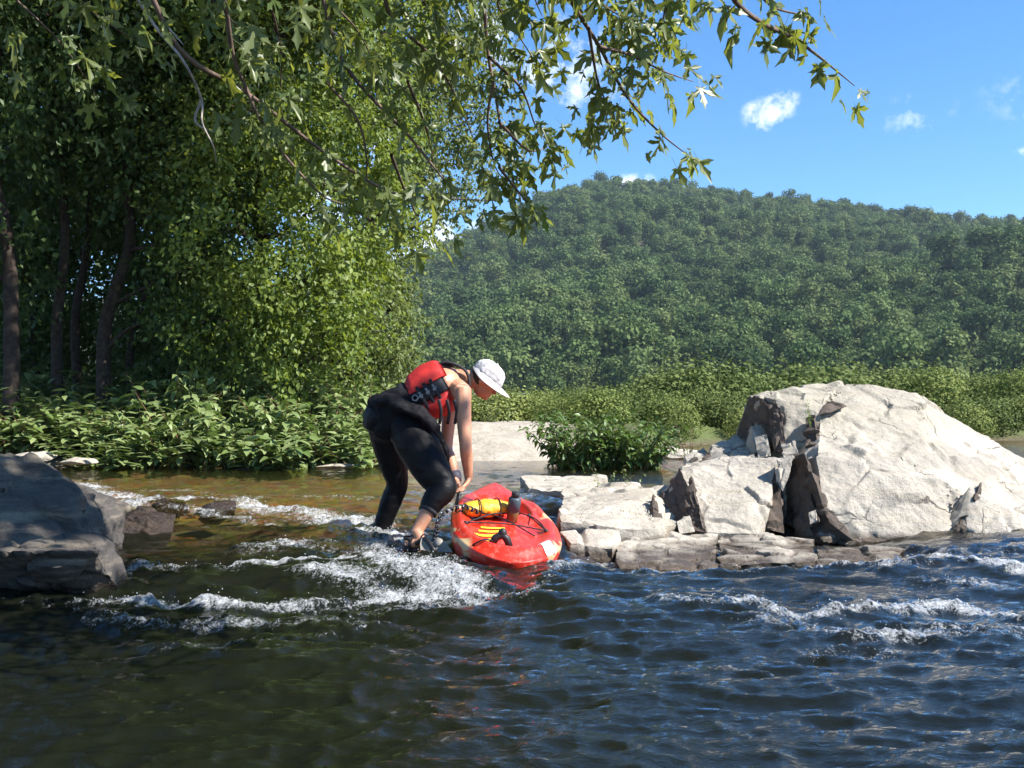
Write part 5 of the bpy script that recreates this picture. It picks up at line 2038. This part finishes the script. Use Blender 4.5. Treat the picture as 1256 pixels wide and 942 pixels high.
# hands close on the side handle
barax = ky
gr = GRIP + ky * -.045
gl2 = GRIP + ky * .055
hand(bd, WRR, (gr - WRR), barax, Vector((-1, 0, -.1)), gr, -1)
hand(bd, WRL, (gl2 - WRL), barax, Vector((-1, 0, -.1)), gl2, 1)
# bare lower leg and foot
limb(bd, [KNR, KNR.lerp(ANR, .3), KNR.lerp(ANR, .75), ANR], [.058, .056, .042, .036])
FT = Vector((.97, -.22, -.10)).normalized()
heel_p = ANR + Vector((-.045, 0, -.055))
bd.tube([heel_p - FT * .02, heel_p + FT * .03, ANR + FT * .05 + Vector((0, 0, -.045)), ANR + FT * .13 + Vector((0, 0, -.065)), ANR + FT * .18 + Vector((0, 0, -.078))], [(.026, .026), (.036, .036), (.038, .035), (.045, .022), (.040, .015)], 12, True, None, FT.cross(Vector((0, 0, 1))))
bd.tube([ANR + Vector((0, 0, .02)), ANR + FT * .03 + Vector((0, 0, -.04))], [.036, .036], 12)
for i in range(5):
    sd_v = FT.cross(Vector((0, 0, 1))).normalized()
    q = ANR + FT * .175 + Vector((0, 0, -.078)) + sd_v * ((i - 2) * .016)
    bd.tube([q, q + FT * (.040 - .004 * i)], [.0095 if i else .012, .008], 8)
    bd.ball(q + FT * (.040 - .004 * i), .008, 8, 6)
# the other leg, inside the leggings and the water
limb(bd, [KNL, KNL.lerp(ANL, .3), KNL.lerp(ANL, .75), ANL - Vector((0, 0, .10))], [.056, .054, .042, .036])
bd.tube([ANL + Vector((-.04, 0, -.12)), ANL + Vector((.05, 0, -.12)), ANL + Vector((.16, -.02, -.13))], [(.035, .03), (.04, .028), (.04, .015)], 10)
# thighs
limb(bd, [HIPR, HIPR.lerp(KNR, .4), KNR], [.09, .08, .058])
limb(bd, [HIPL, HIPL.lerp(KNL, .4), KNL], [.09, .08, .058])
# head: skull, jaw, nose, ears
HF = Vector((.76, 0.10, -.64)).normalized()
HU = Vector((.62, 0, .78))
HU = (HU - HF * HU.dot(HF)).normalized()
HS = HF.cross(HU).normalized()
HR = Matrix((HS, HF, HU)).transposed()
bd.ball(HC + HU * .015, (.074, .094, .098), 18, 14, HR)
bd.ball(HC + HF * .03 - HU * .045, (.058, .066, .066), 16, 12, HR)
bd.ball(HC + HF * .078 - HU * .085, (.026, .022, .02), 10, 8, HR)
bd.tube([HC + HF * .088 + HU * .008, HC + HF * .112 - HU * .024, HC + HF * .092 - HU * .034], [.008, .014, .011], 8)
bd.tube([HC + HF * .092 - HU * .058 - HS * .02, HC + HF * .098 - HU * .058, HC + HF * .092 - HU * .058 + HS * .02], [.005, .008, .005], 8)
for s_ in (-1, 1):
    bd.ball(HC + HS * (.076 * s_) - HF * .012 - HU * .012, (.010, .020, .032), 10, 8, HR)
me = remesh(bd.mesh('body'), .0062, 3, .5)
body = ppart(link('body', me, M_SKIN))
M_EYE = plain_mat('eye', (0.05, 0.04, 0.035), .2, .5)
M_HAIR = plain_mat('brown_hair', (0.05, 0.032, 0.02), .7, .3, .3, 80)
for s_ in (-1, 1):
    b = MB()
    b.ball(HC + HF * .083 + HU * .008 + HS * (.030 * s_), .010, 10, 8)
    ppart(b.build('eye', M_EYE))
b = MB()
b.ball(HC - HF * .018 + HU * .012, (.079, .084, .082), 18, 14, HR)
hme = remesh(b.mesh('t'), .007, 1)
co, no = mesh_np(hme)
co += no * (.006 * (fbm(co * 60, 3) - .5))[:, None]
set_co(hme, co)
ppart(link('hair', hme, M_HAIR))

# leggings
lg = MB()
lg.tube(arcs([HIP + TA * .07, HIP, HIP - TA * .10, HIP - TA * .155 + Vector((0, 0, -.05))], 4), lerp_list([(.175, .135), (.195, .15), (.19, .15), (.12, .09)], 13), 18, True, None, LAT)
limb(lg, [HIPR + Vector((-.02, .02, .03)), HIPR.lerp(KNR, .35), HIPR.lerp(KNR, .75), KNR + Vector((.012, 0, 0)), KNR.lerp(ANR, .3), KNR.lerp(ANR, .52)], [.135, .138, .115, .088, .074, .058], 18)
limb(lg, [HIPL + Vector((-.005, -.02, .03)), HIPL.lerp(KNL, .35), HIPL.lerp(KNL, .75), KNL, KNL.lerp(ANL, .35), ANL, ANL - Vector((0, 0, .10))], [.13, .118, .092, .075, .072, .058, .05], 18)
me = remesh(lg.mesh('leggings'), .009, 4, .5)
co, no = mesh_np(me)
wr = fbm(co * np.array([9, 9, 24]), 3) - .5
co += no * (.010 * wr)[:, None]
set_co(me, co)
legg = ppart(link('leggings', me, M_PANTS))
b = MB()
cdir = (ANR - KNR).normalized()
cc_ = KNR.lerp(ANR, .52)
b.tube([cc_ - cdir * .012, cc_ + cdir * .012], [.061, .060], 18)
ppart(b.build('legging_hem', M_WEB))
# jacket bunched round the waist
b = MB()
b.tube(arcs([HIP - TA * .155 + DORS * .03, HIP - TA * .11 + DORS * .012, HIP - TA * .02, HIP + TA * .09, HIP + TA * .17, HIP + TA * .20], 4), lerp_list([(.15, .10), (.205, .150), (.222, .172), (.212, .160), (.190, .148), (.16, .12)], 21), 20, True, None, LAT)
b.tube(arcs([P(455, 490, 6.50), P(480, 492, 6.37), P(508, 502, 6.33), P(530, 520, 6.34), P(546, 548, 6.36), P(552, 575, 6.36)], 5), lerp_list([(.05, .03), (.055, .03), (.05, .03), (.04, .022), (.022, .012), (.010, .006)], 26), 12)
me = remesh(b.mesh('waist_jacket'), .010, 3, .5)
co, no = mesh_np(me)
co += no * (.045 * (fbm(co * np.array([11, 11, 20]), 4) - .5))[:, None]
set_co(me, co)
ppart(link('waist_jacket', me, M_WRAP))

# life vest: foam panels on back, sides and front, webbing and buckles
vest = ppart(bpy.data.objects.new('life_vest', None))
C.objects.link(vest)


def vpart(o):
    o.parent = vest
    return o


def torso_shell(t0, t1, th0, th1, off, thick, name, mat, nt_=14, nth=22, bulge=.012, seed=0):
    """a padded panel wrapped on the trunk between stations t0..t1 and angles th0..th1 (0 = camera side, 90 = back)"""
    b = MB()
    LV = 2
    for lay in range(LV):
        for i in range(nt_ + 1):
            ti = t0 + (t1 - t0) * i / nt_
            c = HIP.lerp(NK, ti)
            ra = float(np.interp(ti, [0, .3, .6, .85, 1.0], [.155, .158, .172, .165, .13]))
            rb = float(np.interp(ti, [0, .3, .6, .85, 1.0], [.115, .115, .130, .125, .10]))
            for j in range(nth + 1):
                th = math.radians(th0 + (th1 - th0) * j / nth)
                e = min(1, 6 * min(i / nt_, 1 - i / nt_, j / nth, 1 - j / nth) + .15)
                o_ = off + (thick * math.sqrt(e) + bulge * math.sin(math.pi * i / nt_) * math.sin(math.pi * j / nth) if lay else -.012)
                b.v.append(c - LAT * math.cos(th) * (ra + o_) + DORS * math.sin(th) * (rb + o_))
    N = (nt_ + 1) * (nth + 1)
    for lay in range(LV):
        for i in range(nt_):
            for j in range(nth):
                a = lay * N + i * (nth + 1) + j
                q = (a, a + 1, a + nth + 2, a + nth + 1)
                b.f.append(q if lay else tuple(reversed(q)))
    edge = [i * (nth + 1) for i in range(nt_ + 1)] + [nt_ * (nth + 1) + j for j in range(1, nth + 1)] + [i * (nth + 1) + nth for i in range(nt_ - 1, -1, -1)] + [j for j in range(nth - 1, 0, -1)]
    for k in range(len(edge)):
        a, c = edge[k], edge[(k + 1) % len(edge)]
        b.f.append((a, c, c + N, a + N))
    return vpart(b.build(name, mat))


torso_shell(.30, .86, 22, 158, .012, .046, 'back_panel', M_VEST, bulge=.016)
torso_shell(.30, .78, -72, -14, .012, .040, 'front_panel', M_VEST)
torso_shell(.30, .78, 194, 252, .012, .040, 'front_panel', M_VEST)
torso_shell(.34, .80, -15, 22, .008, .030, 'side_panel', M_WEB)
torso_shell(.34, .80, 158, 195, .008, .030, 'side_panel', M_WEB)
torso_shell(.16, .31, 22, 158, .008, .030, 'lower_back_panel', M_WEB)
torso_shell(.84, .98, 55, 125, .008, .020, 'collar_panel', M_WEB)
# webbing bands across the flank, with buckles
for ti in (.44, .54, .64):
    b = MB()
    c = HIP.lerp(NK, ti)
    pl_ = []
    for j in range(15):
        th = math.radians(-66 + 92 * j / 14)
        pl_.append(c - LAT * math.cos(th) * .219 + DORS * math.sin(th) * .178)
    b.tube(pl_, [(.011, .004)] * 15, 8, True, None, TA)
    vpart(b.build('webbing_strap', M_WEB))
    th = math.radians(4)
    q = c - LAT * math.cos(th) * .222 + DORS * math.sin(th) * .18
    b = MB()
    b.box(q, (.022, .012, .026))
    b.box(q + DORS * .022, (.016, .010, .012))
    vpart(b.build('buckle', M_BUCKLE, smooth=False))
q = HIP.lerp(NK, .36) - LAT * .225 + DORS * .02
ringp = [q + TA * math.cos(k * .3927) * .018 + DORS * math.sin(k * .3927) * .018 for k in range(17)]
b = MB()
b.tube(ringp, .0045, 6, False)
vpart(b.build('steel_ring', M_BUCKLE))
# hanging strap ends
for px0 in (538, 548, 557):
    b = MB()
    b.tube(arcs([P(px0, 490, 6.36), P(px0 + 3, 505, 6.37), P(px0 + 1, 520, 6.39)], 4), [(.010, .003)] * 9, 6, True, None, Vector((1, 0, 0)))
    vpart(b.build('strap_end', M_WEB))
# shoulder straps over the bare shoulders
for s_, y_ in ((-1, 6.52), (1, 6.76)):
    b = MB()
    c = HIP.lerp(NK, .78)
    b.tube(arcs([c + DORS * .15 + LAT * (.075 * s_), HIP.lerp(NK, .96) + DORS * .12 + LAT * (.085 * s_), HIP.lerp(NK, 1.10) + DORS * .01 + LAT * (.09 * s_), HIP.lerp(NK, .98) - DORS * .115 + LAT * (.09 * s_), HIP.lerp(NK, .72) - DORS * .15 + LAT * (.09 * s_)], 6), [(.026, .010)] * 25, 8, True, None, LAT)
    vpart(b.build('shoulder_strap', M_WEB))

# cap with a long stiff brim
cap = ppart(bpy.data.objects.new('cap', None))
C.objects.link(cap)


def cpart(o):
    o.parent = cap
    return o


b = MB()
n = 24
cb = HC + HU * .028
rows_ = [(0, .094, .112), (.02, .096, .114), (.045, .094, .111), (.07, .084, .098), (.09, .064, .074), (.102, .036, .042), (.106, .004, .004)]
for hh, ra, rb in rows_:
    for k in range(n):
        th = 2 * math.pi * k / n
        b.v.append(cb + HU * hh + HS * math.cos(th) * ra + HF * math.sin(th) * rb)
for i in range(len(rows_) - 1):
    for k in range(n):
        b.f.append((i * n + k, i * n + (k + 1) % n, (i + 1) * n + (k + 1) % n, (i + 1) * n + k))
b.f.append(tuple(reversed([k for k in range(n)])))
cme = remesh(b.mesh('t'), .006, 1)
co, no = mesh_np(cme)
co += no * (.014 * (fbm(co * 24, 3) - .5))[:, None]
set_co(cme, co)
cpart(link('cap_crown', cme, M_CAP))
b = MB()
for lay in (0, 1):
    for i in range(7):
        t = i / 6
        for k in range(n):
            th = 2 * math.pi * k / n
            fw = max(0, math.sin(th))
            ext = t * (.004 + .088 * fw ** .8 + .03 * math.cos(th) ** 2 * (math.sin(th) > -.3))
            b.v.append(cb + HS * math.cos(th) * (.093 + ext * .75) + HF * math.sin(th) * (.110 + ext) - HU * (.004 * lay + .012 * t * t + .030 * t * abs(math.cos(th)) ** 1.5) + HU * .004)
for lay in (0, 1):
    for i in range(6):
        for k in range(n):
            a, c = lay * 7 * n + i * n + k, lay * 7 * n + i * n + (k + 1) % n
            q = (a, a + n, c + n, c)
            b.f.append(tuple(reversed(q)) if lay == 0 else q)
for k in range(n):
    a, c = 6 * n + k, 6 * n + (k + 1) % n
    b.f.append((a, c, c + 7 * n, a + 7 * n))
cpart(b.build('brim', M_CAPW))
b = MB()
b.ball(cb + HU * .107, (.008, .008, .005), 10, 6)
cpart(b.build('cap_button', M_CAPW))
# cuff on the far wrist
b = MB()
wd = (WRL - ELL).normalized()
b.tube([WRL - wd * .055, WRL - wd * .03, WRL + wd * .004], [.040, .041, .034], 14)
ppart(b.build('wrist_cuff', M_CUFF))
# sandal
sand = ppart(bpy.data.objects.new('sandal', None))
C.objects.link(sand)


def spart(o):
    o.parent = sand
    return o


sv = FT.cross(Vector((0, 0, 1))).normalized()
b = MB()
b.tube([ANR - FT * .075 + Vector((0, 0, -.098)), ANR - FT * .06 + Vector((0, 0, -.098)), ANR + FT * .05 + Vector((0, 0, -.102)), ANR + FT * .17 + Vector((0, 0, -.112)), ANR + FT * .23 + Vector((0, 0, -.112))], [(.02, .014), (.038, .016), (.042, .016), (.050, .014), (.03, .012)], 14, True, None, sv)
spart(b.build('sole', M_BLACK))
for t, hgt, w_ in ((-.03, .012, .046), (.045, -.012, .046), (.12, -.045, .050)):
    b = MB()
    pl_ = []
    for k in range(11):
        th = math.pi * k / 10
        pl_.append(ANR + FT * (t - .0 + .02 * math.sin(th)) + sv * math.cos(th) * w_ + Vector((0, 0, -.092 + (hgt + .088) * math.sin(th) * .95)))
    b.tube(pl_, [(.011, .004)] * 11, 8, True, None, FT)
    spart(b.build('sandal_strap', M_WEB))
b = MB()
pl_ = [ANR - FT * (.02 + .055 * math.sin(math.pi * k / 10)) + sv * math.cos(math.pi * k / 10) * .045 + Vector((0, 0, -.035)) for k in range(11)]
b.tube(pl_, [(.011, .004)] * 11, 8, True, None, Vector((0, 0, 1)))
spart(b.build('heel_strap', M_WEB))

# ------------------------------------------------------------------ the air between here and the hill
m, nt, out = new_mat('haze_air')
g = NT(nt)
vol = g.n('ShaderNodeVolumePrincipled')
vol.inputs['Color'].default_value = (0.70, 0.86, 1.0, 1)
vol.inputs['Density'].default_value = 0.00011
vol.inputs['Anisotropy'].default_value = 0.0
g.l(vol.outputs[0], out.inputs['Volume'])
b = MB()
b.box((25, 520, 120), (3200, 1900, 246))
hz = stuff(b.build('haze', m, smooth=False))
hz['label'] = 'thin blue summer haze over the valley'
hz['category'] = 'haze'
